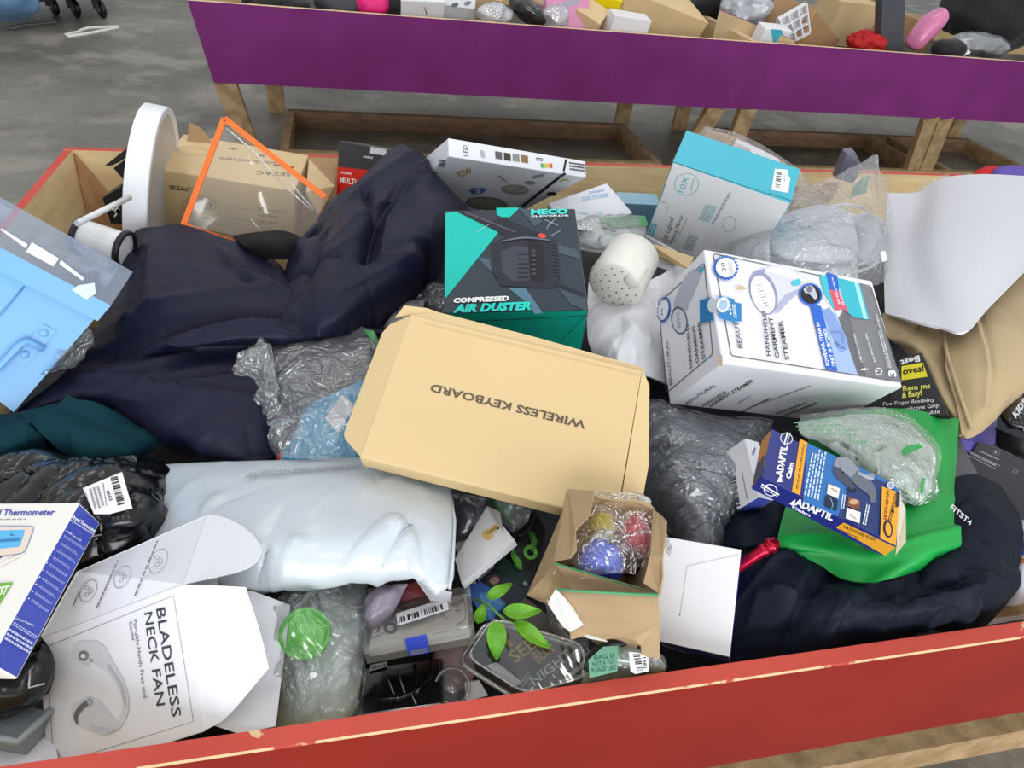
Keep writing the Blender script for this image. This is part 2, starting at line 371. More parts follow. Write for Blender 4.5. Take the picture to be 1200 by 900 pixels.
# ------------------------------------------------------------------ bins: flared board boxes on lumber frames
FL, DROP = 0.042, 0.314
def beam(bm_, p0, p1, wd, dp, m, side=(0, 1, 0)):
    p0, p1 = Vector(p0), Vector(p1); t = (p1 - p0).normalized(); s_ = Vector(side); s_ = (s_ - t * s_.dot(t)).normalized(); u = t.cross(s_)
    Q = lambda p: [p + u * (a * wd / 2) + s_ * (b_ * dp / 2) for a, b_ in ((-1, -1), (1, -1), (1, 1), (-1, 1))]
    bm_.hexa(Q(p0), Q(p1), m)
def board(name, ot0, ot1, inw, parent, outer, top, th=0.017, chamfer=0.0016, drop=DROP, ends=(1, 1), flare=1.0):
    """a flared side board: outer top edge ot0-ot1, inw = inward unit direction"""
    a, c = Vector(ot0), Vector(ot1); i = Vector(inw); t = (c - a).normalized(); dn = Vector((0, 0, -drop)) + i * (FL * flare)
    e0, e1 = t * (FL * ends[0]), -t * (FL * ends[1]); b = MB(); ch = Vector((0, 0, -chamfer))
    oa, oc = a + ch, c + ch; ta, tc = a + i * chamfer, c + i * chamfer; ia, ic = a + i * th, c + i * th
    ba, bc, da, dc = a + dn + e0, c + dn + e1, ia + dn + e0, ic + dn + e1
    b.poly([ba, bc, oc, oa], outer); b.poly([oa, oc, tc, ta], WORN if outer is RED else RAW); b.poly([ta, tc, ic, ia], top); b.poly([ia, ic, dc, da], PLY); b.poly([da, dc, bc, ba], RAW)
    b.poly([ba, oa, ta, ia, da], RAW); b.poly([bc, dc, ic, tc, oc], RAW); return b.obj(name, parent)
def bin_(label, x0, x1, y0, y1, outer, top, name, legs, mids=(), ends=(1, 1)):
    r = empty(name, (x0, y0, 0), label, 'bin'); z = RIM
    board('front_board', (x0, y0, z), (x1, y0, z), (0, 1, 0), r, outer, top, ends=ends); board('rear_board', (x1, y1, z), (x0, y1, z), (0, -1, 0), r, outer, top, ends=ends[::-1])
    board('side_board', (x0, y1 - 0.0178, z - 0.0005), (x0, y0 + 0.0178, z - 0.0005), (1, 0, 0), r, outer, top, flare=ends[0], ends=(1, 1)); board('side_board', (x1, y0 + 0.0178, z - 0.0005), (x1, y1 - 0.0178, z - 0.0005), (-1, 0, 0), r, outer, top, flare=ends[1])
    b = MB(); b.box(((x0 + x1) / 2, (y0 + y1) / 2, z - DROP + 0.006), (x1 - x0 - 2 * FL - 0.04, y1 - y0 - 2 * FL - 0.04, 0.012), PLY); b.obj('bottom_panel', r)
    yf, yr = y0 + 0.14, y0 + 0.75
    for yy, mm in ((yf, LUMBER), (yr, DARKLUMBER)):
        b = MB(); b.box(((x0 + x1) / 2, yy, 0.0445), (x1 - x0 - 0.54, 0.038, 0.089), mm); b.obj('floor_rail', r)
    for xx in (x0 + 0.27 + 0.019, x1 - 0.27 - 0.019, *mids):
        b = MB(); b.box((xx, (yf + yr) / 2, 0.0445), (0.038, yr - yf - 0.038, 0.089), LUMBER); b.obj('cross_rail', r)
    for (p0, p1) in legs:
        b = MB(); beam(b, p0, p1, 0.089, 0.038, LUMBER); b.obj('leg', r)
    return r
zb = RIM - DROP
def std_legs(x0, x1, y0, y1):
    L_ = []
    for xa, xb in ((x0 + 0.085, x0 + 0.14), (x1 - 0.085, x1 - 0.14)):
        L_ += [((xa, y0 + 0.065, zb), (xb, y0 + 0.22, 0)), ((xa + (xb - xa) * 2, y0 + 0.99, zb), (xa + (xb - xa) * 2, y0 + 0.99, 0))]
    return L_
X0, X1, Y0, Y1 = -0.585, 1.86, 0.271, 1.577
redbin = bin_('red painted plywood bin with bare wood inside, heaped with goods, nearest the viewer', X0, X1, Y0, Y1, RED, REDTOP, 'merchandise_bin', std_legs(X0, X1, Y0, Y1))
b = MB()                                      # triangular brace in the corner of the red bin
g0, g1, g2 = Vector((X0 + 0.022, Y1 - 0.022, RIM - 0.004)), Vector((X0 + 0.058, Y1 - 0.20, RIM - 0.30)), Vector((X0 + 0.19, Y1 - 0.055, RIM - 0.30))
nn = (g1 - g0).cross(g2 - g0).normalized() * 0.012
BR = mat('brace_plywood', 'b58b62', 0.65, 0.2, col2='9b734c', vscale=9, stretch=(6, 6, 1))
b.poly([g0, g1, g2], BR); b.poly([g0 - nn, g2 - nn, g1 - nn], BR); b.poly([g0, g0 - nn, g1 - nn, g1], BR); b.poly([g1, g1 - nn, g2 - nn, g2], BR); b.poly([g2, g2 - nn, g0 - nn, g0], BR); b.obj('corner_brace', redbin)
PY = 3.19
bin_('purple painted bin with a long front board, across the aisle behind the red bin', -0.60, 1.868, PY, PY + 1.3, PURPLE, RAW, 'merchandise_bin', std_legs(-0.6, 1.868, PY, PY + 1.3), ends=(1, 0))
bin_('second purple bin, butted against the first, holding the dark post', 1.871, 4.36, PY + 0.008, PY + 1.308, PURPLE, RAW, 'merchandise_bin', std_legs(1.874, 4.36, PY, PY + 1.3) + [((3.05, PY + 0.065, zb), (3.22, PY + 0.2, 0)), ((3.14, PY + 0.065, zb), (3.31, PY + 0.2, 0))], mids=(3.3, 3.45), ends=(0, 1))

# ------------------------------------------------------------------ things on the floor behind
def hanger(label, pts, m, r):
    b = MB(); b.tube([at(*p, -0.72 + 0.008) for p in pts], r, m, closed=True); o = b.obj('clothes_hanger', None, T(at(*pts[0], -0.72))); return tag(o, label, 'hanger')
hanger('white plastic clothes hanger lying on the bare concrete floor', [(76, 41), (80, 42.5), (100, 40), (138, 32.5), (139, 31.5), (133, 31.5), (104, 33), (96, 35), (92, 37.5)], mat('white_plastic', 'e8e6e0', 0.4), 0.011)
hanger('grey wire hanger on the floor in the shade of the black cart', [(8, 33), (14, 33.5), (30, 29.5), (66, 26), (64, 24.5), (34, 25), (26, 27)], mat('grey_wire', '77757a', 0.4), 0.006)
BLK = mat('black_metal', '17181c', 0.4, 0.5)
c0 = at(0, 50, -0.72); cart = empty('wheeled_cart', c0, 'low black cart on castor wheels standing on the far concrete floor', 'cart')
b = MB(); pA, pB = at(-60, 14, -0.55), at(122, -6, -0.55); nz = Vector((-0.35, 1, 0)).normalized()
b.hexa([pA, pB, pB + nz * 0.7, pA + nz * 0.7], [p + Vector((0, 0, 0.07)) for p in (pA, pB, pB + nz * 0.7, pA + nz * 0.7)], BLK); b.obj('deck', cart)
b = MB(); b.tube([pA + Vector((0, 0, 0.17)), pB + Vector((0, 0, 0.17))], 0.03, BLK, 8); b.obj('frame_tube', cart)
for px, py in ((66, 18), (91, 20), (121, 21)):
    g = at(px, py, -0.72); ax = Vector((0.8, 0.6, 0)); k = MB(); k.lathe([(0.0, -0.018), (0.05, -0.018), (0.06, -0.01), (0.06, 0.01), (0.05, 0.018), (0.0, 0.018)], BLK, g + Vector((0, 0, 0.06)), ax, 20); wh = k.obj('castor_wheel', cart)
    k = MB(); k.lathe([(0.0, -0.021), (0.02, -0.021), (0.022, 0.0), (0.02, 0.021), (0.0, 0.021)], mat('grey_hub', '8d9096', 0.35, metal=0.4), g + Vector((0, 0, 0.06)), ax, 14); k.obj('hub', wh)
    k = MB(); beam(k, g + Vector((-0.02, 0.0, 0.06)), g + Vector((-0.03, 0.02, 0.18)), 0.05, 0.05, BLK); k.obj('fork', wh)
tag(blob('blue_bundle', at(6, 2, -0.40), (0.16, 0.14, 0.1), mat('faded_blue', '5c7ea0', 0.6), 0.2, 8, 3), 'small faded blue bundle lying on the black cart', 'bundle')

# ------------------------------------------------------------------ goods in the purple bins
CARD = mat('brown_card', 'd8bd90', 0.6, 0.25, var=0.05, vscale=6)
CARD2 = mat('brown_card_dark', 'a88661', 0.6, 0.25, var=0.06, vscale=6)
WHITE = mat('white_card', 'e6e6ea', 0.35, 0.45, var=0.015)
def fbox(name, label, p0, p1, y, dep, m, yaw=0, tilt=0, group=None, roll=0, drop=0.14):
    """box whose front spans two photograph positions (top corners) at distance y"""
    a, c = aty(*p0, y), aty(*p1, y); wd = (c - a).length; ang = math.atan2(c.z - a.z, Vector((c.x - a.x, c.y - a.y)).length)
    Q = Quaternion((0, 0, 1), math.radians(yaw)) @ Quaternion((0, 1, 0), -ang) @ Quaternion((1, 0, 0), math.radians(tilt))
    ctr = (a + c) / 2 + Q @ Vector((0, dep / 2, -drop / 2)); return carton(name, label, 'box', ctr, Q, (wd, dep, drop), m, bev=0.003, group=group)
def fblob(name, label, cat, p, y, r, m, amp=0.25, freq=10, seed=0, ridged=0.4, squash=None, rot=(0, 0, 0), smooth=True):
    return tag(blob(name, aty(*p, y), r, m, amp, freq, seed, 4, None, smooth, rot, squash=squash, ridged=ridged), label, cat)
BLACKC = mat('black_cloth', '15151a', 0.7, 0.3, sheen=0.2); GREYB = mat('grey_poly', '8f9296', 0.25, 0.5, coat=0.4); BLKBAG = mat('black_poly', '1b1c20', 0.18, 0.6, coat=0.6, bump=0.5, bscale=18)
fblob('dark_garment', 'dark garment at the left end of the purple bin', 'clothing', (325, 4), 3.4, (0.13, 0.12, 0.06), BLACKC, seed=1)
fblob('grey_garment', 'crumpled dark grey garment left of the pink cloth in purple bin', 'clothing', (402, 6), 3.42, (0.11, 0.12, 0.07), mat('slate_cloth', '3b3d44', 0.7), seed=2)
fblob('pink_cloth', 'hot pink cloth tucked behind the purple front board', 'cloth', (437, 5), 3.36, (0.075, 0.08, 0.055), mat('hot_pink', 'e8257c', 0.6), seed=3)
fblob('dark_garment', 'black garment between the pink cloth and the white slotted box', 'clothing', (462, 6), 3.40, (0.05, 0.1, 0.07), BLACKC, seed=4)
o = fbox('slotted_box', 'white box with punched slots in its top, in purple bin', (470, 0), (522, 3), 3.30, 0.20, WHITE, 4, 24)
p = face(o, '+z'); p.ell((533, 6), 4.5, 2.6, '55565c', -0.3); p.ell((548, 4), 4.5, 2.6, '77787e', -0.3); p.line((497, 8), (500, 15), 1, '555555')
f_ = face(o, '-y'); f_.line((498, 9), (500, 17), 1.2, '555560'); f_.done('slot_print'); p.done('slot_print')
fbox('white_tray', 'white die-cut tray beside the slotted box in purple bin', (520, 6), (556, 10), 3.34, 0.2, mat('white_tray', 'd7d8dc', 0.4), -12, 30)
fblob('clear_bag', 'scrunched clear bag against the purple front board', 'bag', (580, 17), 3.28, (0.075, 0.05, 0.04), film('film_far', 'e8e8ee', 0.45, 0.25), 0.35, 16, 5, 0.6, smooth=False)
fbox('brown_carton', 'small brown carton behind the scrunched clear bag', (556, -6), (592, 3), 3.5, 0.2, CARD, 20, 12)
fblob('black_bag', 'shiny black parcel bag in the purple bin', 'bag', (622, 15), 3.30, (0.105, 0.07, 0.045), BLKBAG, 0.25, 14, 6, 0.6, rot=(0, 0.5, 0))
fblob('beige_garment', 'beige garment in clear film behind the black parcel bag', 'clothing', (636, 2), 3.45, (0.1, 0.1, 0.08), mat('beige_cloth', 'b49a86', 0.6), seed=8)
o = fbox('pink_packet', 'flat pink packet with a grey print in the purple bin', (640, -14), (692, -8), 3.36, 0.03, mat('pale_pink', 'd991b8', 0.45), 5, -20, drop=0.2)
face(o, '-y').stroke([(655, 8), (668, 4), (680, 2)], [3, 7, 3], 'a7a3b4', 10).done()
fblob('clear_bag', 'clear bag crumpled between the pink packet and black parcel', 'bag', (650, 20), 3.27, (0.06, 0.05, 0.045), film('film_far', 'e8e8ee'), 0.35, 16, 9, 0.6, smooth=False)
fbox('brown_carton', 'brown carton standing on its edge right of the pink packet', (676, 12), (703, 27), 3.30, 0.13, CARD, -28, 20)
fbox('yellow_box', 'bright yellow box wedged behind the brown carton', (703, -6), (730, 2), 3.42, 0.08, mat('yellow_card', 'efd90c', 0.45), 0, 20)
fbox('white_box', 'small plain white box lying against the purple front board', (720, 17), (765, 25), 3.27, 0.08, WHITE, 6, 10)
fbox('large_carton', 'big open brown carton tilted in the purple bin', (735, -12), (838, 30), 3.45, 0.35, CARD, 14, 18, drop=0.2)
fblob('grey_backpack', 'black and grey bag slumped behind the big brown carton', 'bag', (815, 0), 3.92, (0.22, 0.15, 0.12), mat('charcoal_cloth', '25262a', 0.6), 0.2, 8, 11)
fblob('clear_wrapped_goods', 'grey goods in loose clear wrap beside the bare wooden divider', 'bag', (872, 14), 3.56, (0.13, 0.10, 0.11), mat('silver_poly', 'a9adb2', 0.25, 0.6, coat=0.5, var=0.35, vscale=14, bump=0.5, bscale=20), 0.3, 11, 12, 0.6, smooth=False)
bA, bB, bC = aty(932, 48, 3.24), aty(836, 42, 3.5), aty(843, 12, 3.5)
DIVP = mat('divider_plywood', 'c5ad86', 0.65, 0.2, var=0.08, vscale=5)
o = plate('wooden_divider', [bA, bC, bB + Vector((0, 0, -0.12)), bA + Vector((0, 0, -0.10))], 0.016, DIVP, None, T(bB), PURPLE); tag(o, 'bare plywood end board with purple edge where the purple bins meet', 'board')
o = fbox('teal_white_box', 'small teal and white box at the joint of the purple bins', (896, 33), (930, 37), 3.28, 0.07, WHITE, 8, 14); face(o, '-y').poly([(903, 34), (916, 35), (921, 50), (906, 50)], '3fb0c6').done()
o = fbox('organizer_carton', 'taped brown carton holding a white divided organizer', (941, 8), (1000, 52), 3.42, 0.24, CARD2, 30, 8, drop=0.2)
b = MB(); q = [aty(912, 22, 3.36), aty(944, 4, 3.36), aty(948, 38, 3.32), aty(925, 50, 3.32)]
for i in range(4):
    for s0, s1 in ((q[0].lerp(q[1], i / 3), q[3].lerp(q[2], i / 3)), (q[0].lerp(q[3], i / 3), q[1].lerp(q[2], i / 3))): beam(b, s0, s1, 0.004, 0.03, WHITE)
b.poly([v + Vector((0, 0.02, -0.01)) for v in q], mat('organizer_back', 'c7c6c4', 0.4)); b.obj('divided_organizer', o)
fbox('open_carton', 'open brown carton with a dark inside beside the grey post', (988, 2), (1036, 6), 3.75, 0.25, CARD, -4, 0, drop=0.22)
fbox('olive_box', 'olive green box lying on the open carton', (994, -22), (1030, -18), 3.95, 0.2, mat('olive_card', '8e9432', 0.6), -4, 0, drop=0.12)
fblob('red_cloth', 'bunched red cloth beside the foot of the dark grey post', 'cloth', (1016, 50), 3.40, (0.085, 0.08, 0.05), mat('bright_red', 'b51a1c', 0.7), 0.5, 22, 13, 0.6)
b = MB(); beam(b, aty(1050, 62, 3.42) + Vector((0, 0, -0.1)), aty(1046, -70, 3.36), 0.045, 0.14, mat('grey_post', '4a4d54', 0.4, 0.4, var=0.1), (1, 0.2, 0))
tag(b.obj('metal_post', None, T(aty(1050, 66, 3.4))), 'dark grey metal post standing up out of the second purple bin', 'post')
fbox('brown_carton', 'brown carton lying right of the dark grey post', (1066, 20), (1112, 36), 3.60, 0.3, CARD2, 24, 6)
o = fblob('pink_packet', 'pink packet in glossy film leaning beside the dark grey post', 'packet', (1086, 34), 3.40, (0.045, 0.06, 0.11), mat('pink_film', 'd77aa6', 0.25, 0.5, coat=0.5), 0.12, 12, 14, 0.3, 0.7, rot=(0, 0.55, 0))
fblob('black_jacket', 'large black garment piled at the right end of the second purple bin', 'clothing', (1172, 14), 3.75, (0.34, 0.2, 0.2), BLACKC, 0.2, 7, 15)
fblob('grey_parcel', 'grey film-wrapped parcel at the right end of second purple bin', 'parcel', (1150, 52), 3.42, (0.17, 0.09, 0.055), mat('grey_film', '85878a', 0.22, 0.55, coat=0.5, bump=0.6, bscale=22), 0.25, 12, 16, 0.6, rot=(0, 0.05, 0))
fblob('black_pouch', 'black pouch with white strap below the pink packet', 'pouch', (1112, 58), 3.30, (0.09, 0.07, 0.05), BLACKC, 0.2, 9, 17)
fbox('white_tag_card', 'small white card lying against the purple board under the grey parcel', (1126, 66), (1138, 61), 3.25, 0.05, WHITE, 0, 20, drop=0.01)
b = MB(); G = np.array([[(x, y, RIM - 0.12 + 0.035 * noise.noise(Vector((x * 5, y * 5, 0.3))) - 0.12 * max(0, (-0.1 - x))) for x in np.linspace(-0.5, 4.25, 90)] for y in np.linspace(3.26, 4.4, 26)])
b.grid(G, mat('dark_goods', '33312f', 0.7, 0.3, col2='5d554e', vscale=6)); o = b.obj('packed_goods'); tag(o, 'dark jumble of packed goods at the bottom of the purple bins', 'goods', kind='stuff')
# ------------------------------------------------------------------ the red bin's goods: underneath
def heap_dz(x, y):
    k = max(0, 1 - ((x - 0.5) / 1.0) ** 2) * max(0, 1 - ((y - 0.85) / 0.55) ** 2)
    z = -0.17 + 0.12 * k + 0.022 * noise.noise(Vector((x * 9, y * 9, 1.7))) + 0.012 * noise.noise(Vector((x * 23, y * 23, 4.1)))
    z -= 0.16 * max(0, min(1, (-0.25 - x) / 0.2)) * max(0, min(1, (y - 1.15) / 0.2)); return max(z, -0.29)
G = np.array([[(x, y, RIM + heap_dz(x, y)) for x in np.linspace(X0 + 0.062, X1 - 0.062, 150)] for y in np.linspace(Y0 + 0.062, Y1 - 0.062, 84)])
b = MB(); b.grid(G, mat('dark_clothes', '23242b', 0.75, 0.3, col2='3a3b42', vscale=9, bump=0.3, bscale=40)); tag(b.obj('packed_goods'), 'dark jumble of clothing and wrapping filling the red bin under the parcels', 'goods', kind='stuff')

CLEAR = film('clear_film', 'f8fafc', 0.14, 0.13, 0.13, 1.0, 17)
HAZY = film('hazy_film', 'e6eaee', 0.22, 0.10, 0.14, 0.5, 12)
NAVY = mat('navy_nylon', '19192f', 0.5, 0.22, bump=0.35, bscale=26)
NAVY2 = mat('dark_navy_nylon', '0d1525', 0.6, 0.18, bump=0.35, bscale=30)
TEALC = mat('dark_teal_cloth', '0f3640', 0.85, 0.15, bump=0.06, bscale=200)
BEIGE = mat('beige_knit', 'b09b77', 0.8, 0.2, sheen=0.1, bump=0.03, bscale=260)
GREEN = mat('green_nylon', '159a41', 0.42, 0.4, var=0.04, bump=0.03, bscale=250)
BLACKBAG = mat('black_poly_bag', '0f1013', 0.2, 0.5, coat=0.3, bump=0.5, bscale=14)
KRAFT = mat('buff_card', 'd3ba8b', 0.55, 0.25, var=0.02, vscale=5)
KRAFT_IN = mat('torn_kraft', 'ab9270', 0.7, 0.2, var=0.1, vscale=14, bump=0.1, bscale=40)
GLOSSW = mat('gloss_white_card', 'e8e8ec', 0.14, 0.5, coat=0.35, var=0.01)
MATTW = mat('matt_white_card', 'e2e2e8', 0.4, 0.4, var=0.015)
STEEL = mat('steel', 'c9cbd0', 0.22, 0.5, metal=0.9)
LABEL = mat('label_paper', 'f2f2f4', 0.5, 0.3)
def sticker(parent, pts, O=None, N=None):
    p = Print(parent, O, N); p.poly(pts, LABEL); return p

# ---- light blue tub with a clear lid, at the left
TUBB = mat('light_blue_plastic', '74ade0', 0.3, 0.45, coat=0.1)
TN = ray(66, 400); TN = Vector((TN.x * .86, TN.y, TN.z * .86)); TO = at(16, 483, .0)
q = [onplane(*v, TO, TN) for v in ((-60, 424), (16, 483), (113, 371), (-60, 282))]     # bottom-left, bottom-right, top-right, top-left of its side
n = (q[1] - q[2]).cross(q[3] - q[2]).normalized(); n = n if n.dot(CP - q[2]) > 0 else -n; up = (q[2] - q[1]).normalized(); rt = (q[2] - q[3]).normalized(); dp = -n * 0.14 - rt * .012
tub = empty('storage_tub', q[1], 'light blue plastic tub with clear lid tipped at the left end of red bin', 'tub')
b = MB(); Q2 = [q[3] + up * .0, q[2], q[1], q[0]]
b.hexa([v + dp for v in Q2], Q2, TUBB); o = b.obj('body', tub)
bv = o.modifiers.new('edge', 'BEVEL'); bv.width = 0.012; bv.segments = 3
r0, r1 = q[3] - rt * .01, q[2] + rt * .004; hb = up * 0.024
b = MB(); A = [r0 + n * .007 - up * .004, r1 + n * .007 - up * .004, r1 + dp - n * .007 - up * .004, r0 + dp - n * .007 - up * .004]; b.hexa(A, [v + hb for v in A], TUBB); o = b.obj('rim', tub)
bv = o.modifiers.new('edge', 'BEVEL'); bv.width = 0.005; bv.segments = 2
LIDM = film('lid_plastic', 'c3d6f2', 0.20, 0.08, 0.12, 0.05, 6)
b = MB(); A = [v + hb for v in A]; ins = [rt * .004, -rt * .006, -rt * .006, rt * .004]; b.hexa(A, [v + up * 0.05 + i - (n * .004 if k < 2 else -n * .004) for k, (v, i) in enumerate(zip(A, ins))], LIDM); b.obj('clear_lid', tub)
pr = Print(tub, A[0] + n * .0015 - n * .002, n); pr.zoom(0, 240, 3.46)
pr.poly([(0, 100), (8, 96), (112, 160), (106, 178)], 'd5dce8').poly([(106, 190), (130, 152), (240, 218), (216, 250)], 'd8dfe9').poly([(240, 240), (248, 224), (340, 296), (335, 308)], 'd5dce8')
pr.poly([(290, 345), (318, 326), (384, 316), (388, 360), (350, 384)], 'c8d6ea'); pr.done('paper_strip')
def dome(b, px, py, r): b.lathe([(r, 0), (r * .9, r * .35), (r * .5, r * .6), (0, r * .66)], TUBB, onplane(px, py, q[1], n), n, 16)
hp = [(-20, 420), (0, 409), (18, 398), (30, 400.5)]
b = MB(); Z = lambda x, y: (x / 3.46, 240 + y / 3.46)
PL = [onplane(*Z(*v), q[1], n) for v in ((55, 630), (170, 480), (228, 512), (110, 648))]
b.hexa(PL, [v + n * .002 for v in PL], TUBB); o = b.obj('handle_plate', tub); b = MB(); dome(b, *Z(178, 518), .006); b.obj('rivet', o); b = MB(); dome(b, *Z(100, 606), .006); b.obj('rivet', o)
b = MB(); b.tube([onplane(*Z(*v), q[1], n) + n * h for v, h in (((-60, 700), .008), ((0, 655), .010), ((80, 570), .011), ((110, 552), .010), ((140, 566), .006), ((178, 584), .004))], 0.0042, TUBB, 10); b.obj('handle', tub)
b = MB(); b.tube([onplane(*Z(*v), q[1], n) + n * .0008 for v in ((-40, 480), (8, 437), (98, 332))], 0.0012, mat('blue_shadow_groove', '5f98c9', .4), 6); b.obj('groove', tub)
G = wrinkle(loft([[(92, 372, .06), (98, 378, .062)], [(60, 425, .05), (108, 392, .05)], [(45, 440, .03), (102, 410, .03)], [(70, 436, .03), (88, 430, .03)]], 30, 30), .003, 25, 3, .5); G = creases(G, 20, 5, .03, .004, .004)
b = MB(); b.grid(G, CLEAR); tag(b.obj('clear_wrap', None, T(cen(G))), 'scrap of clear wrap poking out below the blue tub', 'wrap')

# ---- behind the tub: roll, stick, lamp, black case
c = onplane(122, 285, Vector((0, 1.05, 0)), Vector((0, 1, 0))); ax = (Vector((0.93, -0.28, -0.20))).normalized()
WPL = mat('white_plastic_gloss', 'e9e9e8', 0.22, 0.5, coat=0.2)
can = empty('black_ringed_canister', c, 'white canister with black end rings lying beside the bare plywood corner', 'canister')
b = MB(); b.lathe([(0, -.036), (.026, -.036), (.026, .03), (0, .03)], WPL, c, ax, 32, False); b.obj('body', can)
for h in (-.034, .031):
    b = MB(); b.lathe([(.024, h - .004), (.0295, h - .004), (.0305, h), (.0295, h + .004), (.024, h + .004)], BLK, c, ax, 32); b.obj('end_ring', can)
b = MB(); s0, s1 = aty(90, 262, 1.0), aty(152, 231, 1.12); b.tube([s0, s1], .0045, WPL, 10); tag(b.obj('white_rod', None, T(s0)), 'thin white rod poking out from behind the white disc lamp', 'rod')
n = Vector((.985, 0, -.174)).normalized(); c = Vector((-.352, 1.315, .728)); LW = mat('lamp_white', 'eceef2', .3, .45); LF = mat('lamp_diffuser', 'c9c4bb', .45, .4)
lamp = empty('disc_lamp', c, 'round white ceiling lamp disc standing on edge against the brown carton', 'lamp'); R_ = .16
b = MB(); b.lathe([(0, -.030), (R_ - .012, -.030), (R_ - .001, -.029), (R_, -.028), (R_, .006), (R_ - .001, .0075), (R_ - .002, .008), (R_ - .012, .008), (R_ - .014, .004)], LW, c, n, 96, False); b.obj('rim', lamp)
b = MB(); b.lathe([(R_ - .013, .004), (R_ - .03, .0015), (0, .0005)], LF, c, n, 72); b.obj('diffuser', lamp)
b = MB(); y0_ = 1.47
q = [aty(*v, y0_) for v in ((123, 194), (131, 194), (157, 176), (166, 160))]; b.hexa([v + Vector((.01, .02, 0)) for v in q], q, BLK)
q = [aty(*v, y0_ + .01) for v in ((133, 197), (152, 219), (166, 222), (163, 174))]; b.hexa([v + Vector((.02, .05, .0)) for v in q], q, BLK); b2 = b.obj('black_case', None, T(q[0])); tag(b2, 'open black case behind the white disc lamp', 'case')
q = [aty(*v, 1.43) for v in ((120, 232), (138, 221), (160, 224), (160, 264), (130, 262))]; b = MB(); b.poly(q, BLK); b.poly([v + Vector((.01, .05, 0)) for v in q[::-1]], BLK)
for i in range(5): b.poly([q[i], q[(i + 1) % 5], q[(i + 1) % 5] + Vector((.01, .05, 0)), q[i] + Vector((.01, .05, 0))], BLK)
o = b.obj('black_packet', None, T(q[0])); tag(o, 'black packet with a torn white mark between plywood corner and disc lamp', 'packet')
p = Print(o, q[0], Vector((0, 1, 0))); p.stroke([(131, 246), (137, 242), (136, 249), (140, 245), (134, 254)], [2, 4, 4, 3, 1.5], 'dfe2e6', 14).done('torn_mark')

# ---- brown carton, clear pouch with orange edging
o = carton('brown_carton', 'brown carton printed with a round light, standing beside the white disc lamp', 'box', (-.2370, 1.4350, .6465), (.6943, .7155, -.0038, -.0773), (.2524, .2174, .1817), CARD, bev=.002)
p = face(o, '+z').zoom(180, 130, 5.295)
p.text('SEZAC', (97, 484), (222, 500), (97, 459), '2b251f', .02).ell((232, 480), 8, 8, '2b251f', hole=.7)
p.ring([(188, 570), (225, 530), (330, 530), (405, 570), (412, 620), (350, 668), (240, 660), (192, 620)], 2.5, '8a6f50').ell((300, 580), 88, 48, '8a6f50', .12, 30, hole=.95).ell((300, 580), 70, 36, '9b7f5e', .12, 30)
p.ring([(290, 668), (310, 720), (330, 720), (345, 668)], 2, '8a6f50').line((420, 590), (620, 612), 1.5, '8a6f50').line((430, 660), (640, 690), 1.5, '8a6f50')
p.text('LED Lamp Beads', (648, 612), (815, 632), (648, 600), '5b4833').text('Solar Panel', (648, 652), (770, 662), (648, 640), '5b4833').text('Light Sensor', (650, 688), (780, 700), (650, 676), '5b4833').done()
p = face(o, '+y').zoom(180, 130, 5.295)
p.text('SEZAC', (850, 385), (640, 372), (848, 408), '5b4833').text('Solar Ground Lights', (760, 318), (410, 288), (760, 336), '5b4833').line((745, 335), (868, 352), 9, '5b4833').ell((245, 250), 100, 26, '8a6f50', .1, 24, hole=.97).line((650, 275), (690, 282), 7, '6b563e').line((465, 233), (515, 240), 5, '6b563e').done()
fl1 = plate('flap', [aty(219, 166, 1.50), aty(222, 143, 1.52), aty(236, 150, 1.52), aty(252, 172, 1.50)], .003, CARD2, o)
q = [aty(359, 225, 1.36), aty(362, 186, 1.5), aty(392, 218, 1.42), aty(374, 252, 1.36)]
o = plate('carton_flap_piece', q, .004, CARD, None, T(q[0])); tag(o, 'loose folded brown card wedged between brown carton and black-red box', 'card')
o2 = plate('fold', [q[1], aty(395, 186, 1.52), q[2]], .004, CARD2, o)
ORG = mat('orange_edging', 'f2702a', .45, .4)
q = [aty(263, 139, 1.20), aty(215, 264, 1.10), aty(285, 284, 1.03), aty(352, 282, 1.0), aty(381, 231, 1.12)]
nn = (q[1] - q[0]).cross(q[4] - q[0]).normalized(); q = [v - nn * (v - q[0]).dot(nn) for v in q]
pouch = empty('clear_pouch', q[1], 'clear plastic sheet with orange edging leaning on the brown carton', 'pouch')
b = MB(); G = np.array([[q[0].lerp(q[1], t).lerp(q[4].lerp(q[3], t), s) + nn * (.012 * math.sin(3.1 * s) * math.sin(2.5 * t)) for s in np.linspace(0, 1, 24)] for t in np.linspace(0, 1, 24)])
b.grid(G, film('pouch_film', 'f4f2ee', .07, .05, .06, .03, 4)); b.obj('clear_panel', pouch)
for v0, v1 in ((q[0], q[1]), (q[1], q[2]), (q[0], q[4])):
    b = MB(); wv = nn.cross(v1 - v0).normalized() * .0045; b.hexa([v0 - wv - nn * .0015, v1 - wv - nn * .0015, v1 + wv - nn * .0015, v0 + wv - nn * .0015], [v0 - wv + nn * .0015, v1 - wv + nn * .0015, v1 + wv + nn * .0015, v0 + wv + nn * .0015], ORG); b.obj('orange_edging', pouch)
FE = film('fold_glint', 'ffffff', .6, .3, .2, 0, 4); b = MB(); PO = q[0]; b.tube([onplane(x, y, PO + nn * .004, nn) for x, y in ((265, 150), (290, 171), (300, 180), (330, 215), (366, 247))], .0012, FE, 6); b.obj('fold_line', pouch)  # whitish tubes stand in for the glint along the sheet's creases
